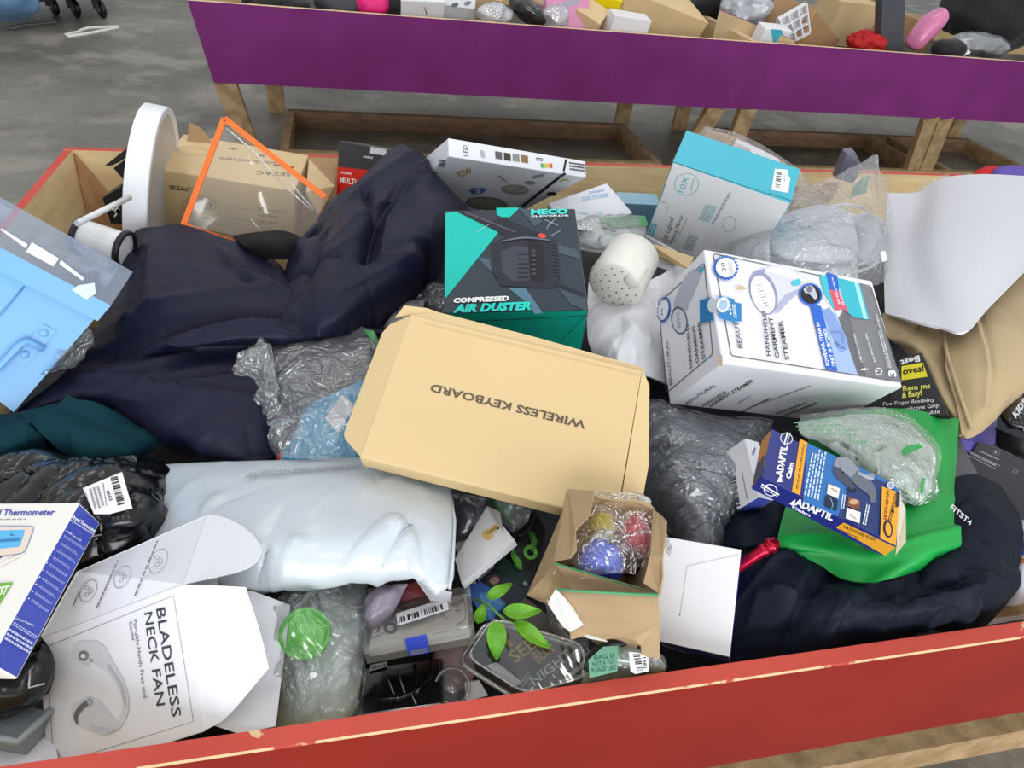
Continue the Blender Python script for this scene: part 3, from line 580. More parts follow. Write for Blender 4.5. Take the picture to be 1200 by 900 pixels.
b = MB(); b.tube([onplane(x, y, PO + nn * .004, nn) for x, y in ((337, 209), (352, 228), (368, 246))], .0008, FE, 6); b.obj('fold_line', pouch); b = MB(); b.tube([onplane(x, y, PO + nn * .004, nn) for x, y in ((294, 257), (300, 264), (307, 273))], .001, FE, 6); b.obj('fold_line', pouch)
G = loft([[(272, 276, .045), (300, 272, .065), (330, 270, .07), (350, 276, .06)], [(285, 288, .06), (310, 284, .08), (335, 284, .08), (352, 286, .065)], [(300, 302, .04), (320, 304, .05), (340, 304, .05), (350, 300, .04)]], 20, 14)
o = sheet('black_foam_pad', G, mat('black_foam', '1b1b1d', .8, .2), .012, None, True, T(cen(G))); tag(o, 'curled black foam pad between the clear orange-edged sheet and navy raincoat', 'pad')

# ---- black and red box at the back
BR_BLK = mat('grey_black_card', '3a3b40', .4, .4); o = carton('black_red_box', 'black and red box standing behind the navy raincoat peak', 'box', (.0458, 1.4167, .7391), (.7597, .5479, -.2509, -.2445), (.1606, .1132, .05), BR_BLK)
p = face(o, '+z').zoom(380, 150, 3.75)
p.poly([(60, 170), (330, 200), (330, 420), (50, 420)], 'd8281f').text('HOME', (75, 200), (120, 206), (75, 190), 'f4e9e6', .02).text('MULTI', (70, 240), (140, 250), (70, 215), 'f4f0ee', .02).poly([(205, 82), (275, 95), (272, 122), (202, 112)], 'd4d5d8').text('mini', (172, 130), (215, 136), (172, 118), 'e6e6e8', .02, .2).done()

# ---- LED lamp box, underside print
o = carton('lamp_box', 'white flat lamp box with a black strap, tilted up behind the teal-black carton', 'box', (.2572, 1.3511, .7464), (.3403, .9286, .1377, -.0544), (.2954, .3438, .033), MATTW)
p = face(o, '+z').zoom(380, 150, 3.75)
p.text('32W', (590, 217), (655, 196), (575, 194), 'b8952f', .03).ell((838, 270), 62, 22, '9a948e', .05).ell((838, 266), 50, 15, 'b0aaa4', .05).ell((905, 240), 24, 9, '9a948e', .05).line((850, 268), (880, 254), 4, 'b8463a').ell((715, 332), 92, 30, '77716b', .08).ell((715, 330), 80, 22, '98928b', .08)
p.poly([(636, 272), (655, 262), (700, 262), (712, 270), (694, 286), (650, 288)], '3f74b0').text('2', (664, 284), (688, 280), (660, 270), 'e8eef6', .03).poly([(745, 205), (775, 203), (810, 238), (782, 244)], 'd8d8da').bars((762, 208), (800, 240), (772, 206), 12).poly([(488, 190), (505, 200), (465, 190), (455, 180)], '1c1c1e').bars((505, 135), (500, 170), (535, 138), 10).small((915, 222), (965, 212), (920, 205), 3, '6c6c70')
p.line((1060, 195), (868, 344), 11, '161618').ell((1000, 288), 22, 9, '1d1d20').stroke([(1035, 238), (1055, 226), (1078, 232)], 5, '9fbf4a', 8).done()
p = face(o, '+y').zoom(380, 150, 3.75)
p.text('LED', (634, 126), (628, 78), (612, 122), '2c2c30').small((690, 130), (684, 96), (710, 134), 3, '88888c').line((1062, 138), (1052, 190), 9, '161618')
for x, y, k in ((750, 102, '5b5b5e'), (788, 108, '3d3a2e'), (826, 112, '8c8a86'), (864, 118, '8a6a4a')): p.poly([(x, y), (x + 30, y + 5), (x + 32, y + 38), (x + 2, y + 33)], k)
for i, k in enumerate(('4fa648', 'b9c93d', 'e8b53a', 'd8472f')): p.poly([(950 + i * 13, 155), (961 + i * 13, 157), (963 + i * 13, 176), (952 + i * 13, 174)], k)
p.small((930, 130), (960, 134), (928, 145), 2, '303034').small((1075, 150), (1145, 160), (1078, 190), 3, '47474a').done()

# ---- dog trainer box, green-striped bag, pale blue box
o = carton('trainer_box', 'white box with blue lettering lying under the LED lamp box corner', 'box', (.4680, 1.2472, .7383), (.1562, .0826, .1466, -.9733), (.1421, .0978, .0247), MATTW, {'-x': ink('1f9db5'), '+y': ink('2aa0b8')})
p = face(o, '+z').zoom(650, 200, 3.75); p.text('REMOTE DOG', (236, 116), (120, 135), (232, 98), '4d9fd6').text('TRAINING', (222, 92), (150, 104), (219, 80), '4d9fd6').ell((130, 187), 18, 6, 'b9d6ec').ell((200, 188), 14, 7, 'b9d6ec').line((75, 180), (170, 200), 2, 'c9d3dc').done()
o = carton('pale_blue_box', 'flat pale blue box standing against the rear board behind the white cup', 'box', aty(739, 258, 1.36), (.99, .12, 0, -.03), (.095, .04, .12), mat('pale_blue_card', '8fb4c6', .4, .4)); 
G = loft([[(658, 262, .03), (690, 262, .05), (725, 258, .05), (752, 256, .035)], [(672, 275, .025), (700, 277, .045), (730, 275, .045), (756, 272, .03)], [(676, 292, .02), (700, 296, .03), (725, 296, .03), (752, 290, .02)]], 36, 24)
o = empty('green_striped_bag', cen(G), 'clear bag with a green stripe lying beside the teal-black carton', 'bag')
pillow('paper_contents', G, mat('white_wadding', 'd7dadb', .6, .3, var=.06, vscale=20), .012, o); GG = creases(G, 30, 4, .04, .005, .004); GG[..., 2] += .004; pillow('clear_film', GG, CLEAR, .016, o)
N_ = normals(G)[4:13, 12:34]; b = MB(); b.grid(G[4:12, 14:34] + normals(G)[4:12, 14:34] * .0185, mat('leaf_green_print', '4f9a5e', .35, .4)); st = b.obj('green_stripe', o)
p = Print(o, G[8, 10].tolist(), normals(G)[8, 10].tolist()); p.O += p.N * .021; p.zoom(400, 240, 3); p.text('airia', (830, 84), (884, 92), (830, 64), 'e9efe9', .02).done('lettering')

# ---- white perforated cup and white bag
c = at(731, 318, .075); ax = (Vector((-.61, -.79, -.28))).normalized(); cup = empty('perforated_cup', c, 'white plastic cup with small holes in its base, lying on a white bag', 'cup')
CUPM = mat('cup_white', 'ebe9e0', .35, .4)
b = MB(); b.lathe([(.0, -.045), (.04, -.045), (.043, -.042), (.0445, .0), (.046, .030), (.045, .036), (.042, .0385), (.0, .037)], CUPM, c, ax, 48); b.obj('body', cup)
X_ = ax.orthogonal().normalized(); Y_ = ax.cross(X_); nb = 0
for rr, k in ((.012, 5), (.024, 9), (.035, 13)):
    for i in range(k):
        a = 2 * math.pi * i / k; pos = c + ax * .0382 + X_ * (rr * math.cos(a)) + Y_ * (rr * math.sin(a)); b = MB(); b.lathe([(0, .0004), (.0014, .0004), (.0014, -.001)], ink('6f6d66'), pos, ax, 8); b.obj('hole', cup)
tpos = c + ax * .034 + ((CR * .75 + CU * .65) - ax * (CR * .75 + CU * .65).dot(ax)).normalized() * .034; b = MB(); b.lathe([(.0, .008), (.009, .0075), (.0125, .005), (.0135, -.002), (.0135, -.03)], CUPM, tpos, ax, 20); b.obj('thumb_boss', cup)
WB = mat('white_tissue', 'e3e4e8', .4, .35)
G = wrinkle(loft([[(690, 330, .01), (720, 345, .02), (760, 330, .02), (812, 300, -.02)], [(688, 365, .02), (722, 372, .035), (755, 360, .035), (805, 350, -.03)], [(690, 400, .02), (725, 402, .04), (755, 405, .035), (803, 410, -.03)], [(700, 420, .0), (725, 428, .02), (755, 440, .01), (800, 455, -.035)]], 60, 60), .004, 12, 6, .5, (.9, .5, 1.8)); G = creases(G, 26, 6, .06, .008, .004, .9)
tag(sheet('white_bag', G, WB, .003, None, True, T(cen(G))), 'crumpled white bag between teal-black carton and steamer carton', 'bag')
q = [at(742, 266, .0), at(800, 298, .03), at(786, 318, .0), at(752, 306, -.01)]; o = plate('folded_leaflet', q, .004, MATTW, None, T(q[0])); tag(o, 'folded white leaflet stack beside the white perforated cup', 'leaflet')
Print(o, q[0], (q[1] - q[0]).cross(q[2] - q[0])).small((752, 275), (796, 298), (756, 284), 3, '8a8c92').done()
q = [at(757, 283, .02), at(813, 301, .04), at(806, 314, .03), at(770, 300, .01)]; tag(plate('brown_card_piece', q, .004, CARD, None, T(q[0])), 'brown card showing under the makeup mirror box', 'card')

# ---- makeup mirror box
AQUA = mat('aqua_card', '44afc3', .4, .4); GREYC = mat('light_grey_card', 'e4e5e6', .4, .4)
o = carton('mirror_box', 'grey and aqua makeup mirror box leaning at the back of the red bin', 'box', (.6800, 1.1305, .8071), (.5109, .4392, -.7011, .2335), (.2053, .2159, .0918), AQUA, {'+z': GREYC})
p = face(o, '+z').zoom(750, 140, 4)
p.text('LED Lighted', (126, 580), (160, 462), (104, 574), '4a4c50').text('Makeup Mirror', (152, 585), (206, 452), (133, 578), '4a4c50').ell((219, 303), 58, 53, '7cc3d0', -.2, 36, hole=.95).text('10X', (205, 345), (232, 272), (178, 335), '62b9c9').small((237, 330), (252, 275), (246, 333), 1, '7cc3d0')
p.poly([(32, 550), (60, 485), (82, 490), (56, 560)], '46b8cc').text('BEAUTURAL', (52, 550), (74, 492), (42, 546), 'eaf7f9', .02).line((165, 580), (222, 462), 2, '77797c').small((205, 605), (232, 535), (250, 618), 5, 'a3b3b8').small((275, 470), (312, 395), (330, 480), 5, '8fc4cc').small((335, 490), (420, 340), (350, 497), 1, 'a5a8aa')
p.ell((420, 490), 30, 38, 'aeb0b1', .3, 24, hole=.93).line((95, 380), (112, 384), 2, '2d3033').line((112, 384), (118, 392), 2, '2d3033').line((135, 392), (128, 430), 1.5, '8b8d90').line((150, 195), (610, 350), 2, '23262a').line((606, 344), (716, 380), 3, '1f5560').line((95, 380), (155, 195), 2, '6d7074').done()
p = face(o, '+x').zoom(750, 140, 4); p.poly([(632, 232), (690, 236), (694, 268), (704, 272), (694, 345), (616, 330)], LABEL).bars((640, 244), (632, 320), (664, 248), 12).text('9527', (672, 290), (676, 258), (682, 292), '303030').done('price_label')

# ---- bubble-wrapped packet behind
wp = lambda *P: [tuple(aty(*v)) for v in P]
G = loft([wp((830, 152, 1.37), (860, 160, 1.36), (890, 174, 1.35), (920, 190, 1.33)), wp((818, 168, 1.335), (850, 180, 1.325), (890, 192, 1.315), (925, 206, 1.30)), wp((806, 184, 1.30), (850, 200, 1.29), (890, 210, 1.28), (935, 222, 1.27))], 40, 20, False)
o = empty('wrapped_packet', cen(G), 'gold and brown packet in bubble wrap sticking up behind the mirror box', 'packet')
pillow('brown_packet', G, CARD2, .006, o); GG = G.copy(); b = MB(); b.grid(G[6:18, 5:30] + np.array([-.002, -.008, .003]), mat('gold_foil', 'c8aa6a', .18, .6, metal=.6, var=.3, vscale=60, bump=.8, bscale=50)); b.obj('gold_foil', o)
b = MB(); b.grid(G[1:9, 14:36] + np.array([-.002, -.009, .0035]), LABEL); b.obj('paper_slip', o)
p = Print(o, (G[4, 22] + np.array([-.0022, -.0100, .0038])).tolist(), normals(G)[4, 22].tolist()); p.zoom(750, 140, 4); p.text('INVOICE', (520, 140), (440, 105), (514, 156), '8a8578').done('lettering')
GB = G + normals(G) * .012; nv, nu = GB.shape[:2]; BW = film('bubble_film', 'eef0f4', .10, .10, .10, .3, 40)
GB = loft([wp((826, 148, 1.36), (858, 154, 1.35), (892, 169, 1.335), (934, 196, 1.32)), wp((812, 168, 1.32), (850, 176, 1.31), (890, 188, 1.30), (948, 214, 1.29)), wp((803, 186, 1.285), (850, 198, 1.275), (890, 209, 1.265), (944, 226, 1.255))], 60, 30, False)
for i in range(30):
    for j in range(60): GB[i, j] += np.array([-.001, -.0035, .002]) * ((i % 3 == 1) and (j % 3 == 1))
b = MB(); b.grid(GB, BW, True); b.obj('bubble_wrap', o)
G = wrinkle(loft([[(925, 205, .05), (950, 215, .06), (985, 212, .05)], [(918, 225, .05), (945, 238, .07), (975, 232, .05)], [(925, 250, .03), (935, 256, .04), (960, 250, .03)]], 20, 20), .005, 50, 5, .4)
tag(sheet('tan_wrapped_packet', G, mat('tan_film', 'b08e5e', .25, .5, coat=.4, bump=.7, bscale=40), .02, None, False, T(cen(G))), 'tan packet in shiny film between mirror box and bagged grey cloth', 'packet')

# ---- grey device, bagged grey cloth
q = [aty(980, 210, 1.36), aty(992, 180, 1.36), aty(1002, 178, 1.36), aty(1011, 196, 1.34), aty(1000, 215, 1.34)]; b = MB(); DV = mat('grey_violet_plastic', '6b6878', .35, .4)
dv = Vector((.008, .03, -.0)); b.poly(q, DV); b.poly([v + dv for v in q[::-1]], DV)
for i in range(5): b.poly([q[i], q[(i + 1) % 5], q[(i + 1) % 5] + dv, q[i] + dv], DV)
o = b.obj('grey_device', None, T(q[0])); tag(o, 'small grey violet device standing behind the bagged grey cloth', 'device'); Print(o, q[1], (q[1] - q[0]).cross(q[2] - q[0])).poly([(996, 184), (999, 183), (1004, 191), (1001, 192)], '26252c').done('slot')
GC = mat('silver_grey_cloth', 'dde0e8', .6, .3, sheen=.2)
o = empty('bagged_grey_cloth', at(950, 285, .0), 'folded pale grey cloth in a clear bag behind the steamer carton', 'bag')
for i, (rows, h) in enumerate((
    ([[(866, 262, .0), (910, 262, .02), (960, 258, .03), (1004, 264, .02)], [(862, 285, .0), (905, 288, .03), (960, 288, .04), (1008, 290, .03)], [(866, 318, -.02), (910, 322, .0), (960, 330, .01), (1004, 330, .0)]], .010),
    ([[(880, 262, .022), (915, 255, .042), (955, 248, .055), (1000, 258, .045)], [(878, 280, .022), (915, 280, .055), (960, 278, .066), (1004, 280, .05)], [(882, 298, .012), (915, 304, .04), (960, 308, .05), (1000, 310, .03)]], .009),
    ([[(866, 266, .028), (884, 258, .04), (900, 256, .05)], [(864, 285, .03), (884, 282, .05), (902, 284, .062)], [(866, 306, .015), (884, 306, .035), (902, 310, .045)]], .008),
    ([[(925, 250, .055), (965, 243, .066), (996, 252, .06)], [(935, 266, .068), (970, 262, .082), (1000, 268, .07)], [(950, 288, .06), (975, 286, .072), (998, 292, .055)]], .009),
    ([[(1000, 258, .03), (1016, 252, .045), (1030, 258, .03)], [(1006, 280, .035), (1022, 276, .05), (1036, 280, .03)], [(1000, 306, .015), (1016, 310, .03), (1034, 308, .015)]], .008))):
    G = creases(wrinkle(loft(rows, 50, 40), .002, 14, 10 + i, .4, (.2, .5, 1.8)), 10, i, .06, .006, .004, .2, .4); pillow('folded_cloth', G, GC, h, o, 10)
for z_, pts in enumerate(([(958, 243), (990, 240), (1010, 243), (1014, 250), (1002, 253), (975, 250)], [(1012, 268), (1030, 262), (1038, 275), (1034, 300), (1018, 314), (990, 322)], [(1008, 276), (1024, 272), (1030, 284), (1022, 302), (1004, 312)])):
    b = MB(); b.tube([at(*v, .062 - .006 * z_) for v in crom(np.array(pts, float), 24)], .0028, GC, 10); b.obj('folded_edge', o)
G = wrinkle(loft([[(858, 250, .03), (900, 235, .06), (960, 215, .09), (1022, 184, .13), (1026, 183, .13)], [(860, 270, .04), (910, 262, .085), (960, 250, .10), (1010, 235, .10), (1042, 225, .06)], [(858, 295, .035), (910, 290, .09), (965, 290, .105), (1020, 285, .09), (1046, 275, .05)], [(865, 318, .01), (910, 325, .05), (970, 330, .06), (1020, 335, .04), (1036, 330, .02)]], 80, 70), .005, 14, 20, .6); G = creases(G, 60, 3, .05, .006, .006)
b = MB(); b.grid(G, CLEAR); b.obj('clear_bag', o)
p = Print(o, (G[30, 38] + np.array([0, 0, .006])).tolist(), (0, -.5, .8)); p.poly([(1031, 296), (1037, 294), (1040, 305), (1034, 307)], LABEL).done('tag')
G = loft([[(1000, 218, .06), (1012, 208, .085), (1018, 205, .08)], [(996, 232, .06), (1008, 228, .08), (1016, 226, .07)]], 10, 10); b = MB(); b.grid(G, mat('green_film_print', '5f9a78', .4, .4)); b.obj('green_print', o)

# ---- white foam sheet and beige trousers at the right
G = loft([[(1040, 226, .0), (1075, 225, .0), (1105, 209, .05), (1150, 204, .075), (1215, 207, .08)], [(1036, 300, .02), (1065, 300, .035), (1100, 290, .085), (1150, 280, .10), (1212, 262, .095)], [(1037, 367, .035), (1070, 376, .07), (1102, 383, .085), (1132, 388, .095), (1162, 357, .097), (1208, 310, .10)]], 40, 40)
o = sheet('white_foam_sheet', G, mat('white_foam', 'd6d6dc', .6, .25), .004, None, True, T(cen(G))); tag(o, 'large curled white foam sheet lying over the beige trousers', 'sheet')
trs = empty('beige_trousers', at(1130, 400, .0), 'beige stretch trousers spilling from under the white foam sheet', 'trousers')
G = folds(wrinkle(loft([[(1105, 375, .04), (1150, 340, .06), (1215, 290, .07)], [(1108, 400, .055), (1150, 390, .075), (1215, 380, .07)], [(1108, 430, .05), (1155, 430, .07), (1215, 430, .05)], [(1120, 470, .035), (1160, 470, .045), (1215, 445, .03)], [(1128, 508, .02), (1140, 512, .015), (1180, 480, .01)]], 60, 60), .003, 9, 31, .3, (1.2, .5, 1.5)), [([(1112, 395), (1118, 440), (1136, 505)], .005, .006), ([(1120, 395), (1126, 440), (1142, 500)], .004, -.005), ([(1150, 430), (1200, 455)], .02, .007)])
sheet('leg_panel', G, BEIGE, .006, trs)
G = folds(wrinkle(loft([[(1034, 368, .02), (1060, 372, .04), (1100, 382, .05)], [(1040, 395, .02), (1070, 398, .045), (1108, 405, .05)], [(1060, 412, .01), (1085, 420, .04), (1112, 425, .04)], [(1085, 440, .0), (1100, 460, .03), (1122, 470, .03)], [(1110, 490, .0), (1125, 500, .015), (1136, 506, .015)]], 50, 50), .003, 14, 33, .3), [([(1062, 385), (1066, 400), (1060, 412)], .004, -.006), ([(1085, 420), (1100, 425)], .004, -.004)])
sheet('leg_panel', G, BEIGE, .006, trs)
b = MB(); b.tube([at(*v) for v in ((1104, 385, .062), (1110, 415, .06), (1122, 455, .045), (1138, 502, .026))], .0028, BEIGE, 8); b.obj('seam', trs)
q = [at(1055, 419, .032), at(1080, 413.5, .052), at(1112, 487, .040), at(1040, 484, .012)]; o = plate('gloves_packet', q, .008, mat('black_card', '1b1b1e', .3, .45), None, T(q[0])); tag(o, 'black packet with yellow band and white lettering behind the steamer carton', 'packet')
p = Print(o, q[0], (q[1] - q[0]).cross(q[2] - q[0])).zoom(800, 240, 3)
p.poly([(770, 568), (845, 555), (862, 605), (770, 618)], 'f0e22c').text('Best', (832, 530), (765, 548), (836, 551), 'f2f2f2', .03).text('oves!', (775, 598), (850, 585), (773, 575), '1a1a1a', .03).text('Rem ms', (775, 655), (872, 645), (774, 637), 'f0e66a', .02).text('& Easy!', (772, 680), (842, 670), (771, 660), 'f0e66a', .03)
p.text('Five-Finger flexibility', (705, 708), (886, 692), (706, 695), 'f2f2f2').text('oy silicone Grip', (760, 728), (902, 712), (760, 714), 'f2f2f2').text('Double', (830, 742), (905, 734), (830, 728), 'f2f2f2').done()

# ---- steamer carton
o = carton('steamer_carton', 'white garment steamer carton with a blue seal, biggest box on the pile', 'box', (.5726, .7045, .7922), (.7123, .2183, -.1152, .6570), (.1703, .2781, .1317), MATTW, bev=.0025)
p = face(o, '+z').zoom(760, 280, 4)
def rr(p, pts, wd, m): p.ring(crom_ring(pts), wd, m)
def crom_ring(c, r=14):
    out = []; n = len(c)
    for i in range(n):
        a, b_, d = np.array(c[i - 1], float), np.array(c[i], float), np.array(c[(i + 1) % n], float); u = (a - b_) / np.linalg.norm(a - b_) * r; v = (d - b_) / np.linalg.norm(d - b_) * r
        for t in (0, .33, .66, 1): out.append(tuple((1 - t) ** 2 * (b_ + u) + 2 * t * (1 - t) * b_ + t * t * (b_ + v)))
    return out
p.poly([(985, 212), (1040, 228), (1185, 672), (1120, 665), (980, 640), (880, 385)], '77787c').poly([(910, 350), (935, 340), (1020, 645), (975, 638), (888, 400)], '66676b')
p.poly([(800, 320), (880, 350), (980, 640), (876, 622), (800, 330)], '9db4de').stroke([(830, 330), (900, 480), (905, 520), (870, 480)], [40, 60, 30, 10], '7f9bcf', 10).stroke([(850, 440), (900, 440), (910, 490)], 12, '6f89bd', 8)
rr(p, [(302, 70), (1040, 222), (1182, 672), (386, 548)], 5, '66676b')
p.poly([(470, 215), (490, 170), (530, 138), (580, 122), (632, 122), (690, 150), (740, 190), (800, 215), (860, 235), (900, 330), (870, 335), (800, 262), (740, 255), (690, 262), (650, 300), (610, 345), (575, 356), (530, 330), (490, 280)], 'cdcfda').poly([(540, 152), (590, 134), (632, 135), (690, 165), (760, 208), (700, 200), (620, 168)], 'e6e7ee').poly([(590, 350), (610, 345), (650, 300), (690, 262), (740, 255), (700, 236), (640, 262), (600, 310)], 'a9adc4').stroke([(478, 200), (500, 165), (545, 148)], 14, '9296b6', 8)
p.ell((536, 255), 62, 105, '8b8fae', -.32).ell((534, 262), 52, 92, 'eeeef4', -.32).stroke([(478, 190), (500, 160), (540, 150)], 14, '9296b6', 8)
for i in range(8): p.line((508 + i * 5 - 4, 222 + i * 14), (530 + i * 5 - 4, 216 + i * 14), 4, '8c8fa4')
p.poly([(664, 205), (700, 188), (716, 205), (700, 220), (672, 222)], '46bcd0')
p.poly([(798, 168), (835, 180), (905, 330), (868, 335), (815, 250)], '3fb6c4').poly([(880, 185), (985, 212), (1030, 380), (960, 372), (905, 330)], '35b0c0').poly([(960, 205), (978, 210), (1022, 380), (1004, 376)], 'a4dfe6')
p.poly([(828, 158), (880, 175), (890, 250), (842, 240)], '2b5fc0').poly([(842, 240), (890, 250), (935, 352), (905, 332), (872, 340)], 'd2566c').text('Safe and Gentle on', (886, 310), (853, 185), (896, 308), 'f4f4fa', .01).text('All Fabrics', (905, 318), (885, 240), (915, 316), 'f4f4fa', .01)
p.ell((755, 265), 56, 52, '2467c9', .5).ell((755, 264), 48, 44, '17181d', .5).stroke([(725, 250), (750, 240), (770, 265), (780, 285)], [20, 40, 26, 14], 'b9bcc8', 10).ell((748, 240), 14, 16, '6d707c')
p.poly([(752, 312), (802, 318), (880, 624), (826, 614)], '2a62c4').text('POWERFUL STEAM IN', (842, 596), (794, 395), (826, 598), 'f4f6fb', .02).text('ONLY 30 SECONDS', (870, 600), (826, 422), (854, 602), 'f4f6fb', .02)
p.text('HANDHELD', (566, 552), (543, 340), (548, 554), '3a3b3f', .018).text('GARMENT', (608, 562), (575, 370), (588, 564), '3a3b3f', .018).text('STEAMER', (654, 570), (622, 386), (633, 573), '3a3b3f', .018).text('BEAUTURAL', (436, 518), (396, 290), (413, 516), '55565a', .012)
def seal(p, c, rx, ry, rot):
    p.ell(c, rx, ry, '2c67b8', rot, 32)
    for i in range(20):
        a = 2 * math.pi * i / 20; x, y = rx * math.cos(a), ry * math.sin(a); p.ell((c[0] + x * math.cos(rot) - y * math.sin(rot), c[1] + x * math.sin(rot) + y * math.cos(rot)), rx * .12, ry * .12, '2c67b8', 0, 8)
    p.ell(c, rx * .88, ry * .88, 'f1f3f7', rot, 32).ell(c, rx * .78, ry * .78, '8aa6cc', rot, 32).ell(c, rx * .75, ry * .75, 'f1f3f7', rot, 32)
seal(p, (355, 142), 54, 52, .4); p.text('30', (356, 160), (348, 118), (336, 162), '3a3b45', .01).small((372, 172), (362, 118), (392, 170), 3, '8b93a4')
p.text('1700 Watts of Power', (992, 582), (955, 450), (982, 582), 'f1f1f3').text('Auto Shutoff for Safety', (1054, 585), (1010, 450), (1045, 586), 'f1f1f3').text('Includes 3 Attachments to', (1118, 606), (1070, 440), (1109, 607), 'f1f1f3').text('Treat and Freshen a Variety of Fabrics', (1128, 612), (1060, 360), (1119, 614), 'f1f1f3').text('3', (1148, 652), (1143, 622), (1114, 652), 'f4f4f6', .03).ell((1066, 628), 17, 17, 'f4f4f6', 0, 20, hole=.8).line((1064, 626), (1050, 628), 3, 'f4f4f6').stroke([(985, 622), (1003, 612), (995, 622), (1016, 616)], 5, 'f4f4f6')
p.poly([(388, 245), (425, 226), (455, 243), (430, 247)], 'c3ab90').poly([(318, 275), (390, 290), (392, 305), (425, 312), (425, 395), (385, 398), (320, 380)], '2c7cb6').ell((340, 318), 30, 36, 'dfe8f0', .2).ell((340, 318), 20, 26, '9fb6cc', .2).text('GUARANTEED', (404, 378), (396, 316), (388, 378), 'eef3f8', .01).ell((370, 320), 5, 5, 'eef3f8').ell((372, 340), 5, 5, 'eef3f8').ell((374, 360), 5, 5, 'eef3f8').done()
p = face(o, '+y').zoom(760, 280, 4); rr(p, [(262, 112), (302, 540), (85, 722), (48, 300)], 4, '55565a')
p.poly([(228, 150), (262, 124), (258, 150), (232, 184)], '3fa9bb').stroke([(230, 150), (200, 200), (160, 290), (150, 330)], [40, 66, 70, 60], 'b3b6c4', 16).ell((146, 382), 38, 66, '6a6c76', -.15).ell((146, 384), 32, 56, 'd6d7de', -.15)
for i in range(7): p.line((132 + i, 350 + i * 11), (148 + i, 344 + i * 11), 3, '7c7f8e')
seal(p, (76, 332), 28, 56, .15); p.text('30', (74, 362), (76, 325), (62, 366), '3a3b45')
p.text('HANDHELD', (213, 602), (196, 398), (200, 612), '3a3b3f', .018).text('GARMENT', (244, 578), (224, 400), (231, 588), '3a3b3f', .018).text('STEAMER', (274, 560), (250, 380), (260, 570), '3a3b3f', .018).text('BEAUTURAL', (118, 682), (98, 472), (106, 690), '55565a', .012)
p.poly([(248, 290), (300, 274), (312, 380), (250, 398)], '2c7cb6').ell((308, 312), 22, 36, 'dfe8f0').done()
p = face(o, '-x').zoom(760, 280, 4); p.text('BEAUTURAL', (180, 778), (318, 688), (172, 766), '55565a', .015).text('HANDHELD', (258, 786), (366, 722), (250, 774), '3a3b3f', .015).text('GARMENT STEAMER', (288, 788), (492, 668), (280, 776), '3a3b3f', .015)
p.small((440, 812), (570, 748), (436, 802), 1, '505156').small((420, 770), (480, 735), (418, 764), 1, '77787c').small((600, 822), (740, 770), (596, 812), 2, '606166').small((640, 830), (790, 772), (636, 818), 2, '606166').small((480, 790), (760, 690), (476, 783), 2, 'a2a3a8').ell((790, 800), 18, 10, '8a8b90', -.3, 16, hole=.9).done()
o2 = face(o, '+z').zoom(760, 280, 4); o2.poly([(318, 556), (345, 546), (342, 600), (325, 590)], '9f8c74').done('torn_corner')
# ---- navy raincoat, teal cloth, black bags at the left
coat = empty('navy_raincoat', at(250, 420, .0), 'big navy raincoat spread between the blue tub and the teal-black carton', 'coat')
G = loft([[(148, 268, .03), (180, 266, .05), (214, 264, .055), (270, 281, .05), (330, 302, .045), (400, 310, .05)],
          [(130, 300, .0), (170, 305, .045), (220, 315, .06), (300, 330, .06), (350, 335, .055), (410, 345, .05)],
          [(124, 345, -.01), (165, 350, .035), (220, 360, .055), (300, 365, .065), (360, 372, .055), (440, 368, .04)],
          [(112, 392, -.01), (150, 398, .02), (205, 405, .045), (280, 395, .06), (360, 395, .05), (450, 388, .03)],
          [(72, 440, .0), (120, 428, .015), (185, 420, .02), (270, 412, .025), (350, 408, .02), (420, 402, .015)],
          [(22, 484, -.01), (80, 460, .015), (150, 452, .03), (240, 442, .035), (320, 435, .025), (390, 430, .01)],
          [(92, 476, -.02), (130, 480, .0), (190, 478, .022), (250, 475, .03), (310, 470, .02), (360, 470, .0)],
          [(150, 498, -.03), (180, 506, -.01), (215, 512, .01), (260, 512, .015), (300, 508, .01), (345, 505, -.01)],
          [(185, 512, -.04), (215, 522, -.02), (250, 535, -.01), (290, 545, -.012), (318, 536, -.015), (338, 525, -.02)]], 150, 150)
G = wrinkle(G, .0025, 8, 41, .3, (-.25, .55, 1.9)); G = creases(creases(G, 22, 11, .15, .012, .0050, .25, .35), 10, 12, .05, .006, .0025)
G = folds(G, [([(120, 425, 0), (200, 414, 0), (300, 412, 0), (440, 398, 0)], .012, -.016), ([(150, 385, 0), (240, 390, 0), (330, 378, 0)], .012, .006), ([(325, 310, 0), (345, 350, 0), (365, 385, 0)], .010, -.014), ([(130, 455, 0), (240, 430, 0), (330, 425, 0)], .008, .006), ([(190, 470, 0), (280, 452, 0)], .006, -.006), ([(100, 455, 0), (170, 468, 0), (250, 490, 0)], .006, .005), ([(220, 480, 0), (300, 478, 0)], .005, -.005), ([(160, 290, 0), (172, 340, 0), (160, 385, 0)], .008, -.006), ([(262, 330, 0), (290, 360, 0), (320, 372, 0)], .006, .006), ([(270, 345, 0), (300, 372, 0)], .005, -.005), ([(180, 330, 0), (182, 385, 0)], .006, .004)], 1.6)
sheet('body', G, NAVY, .004, coat)
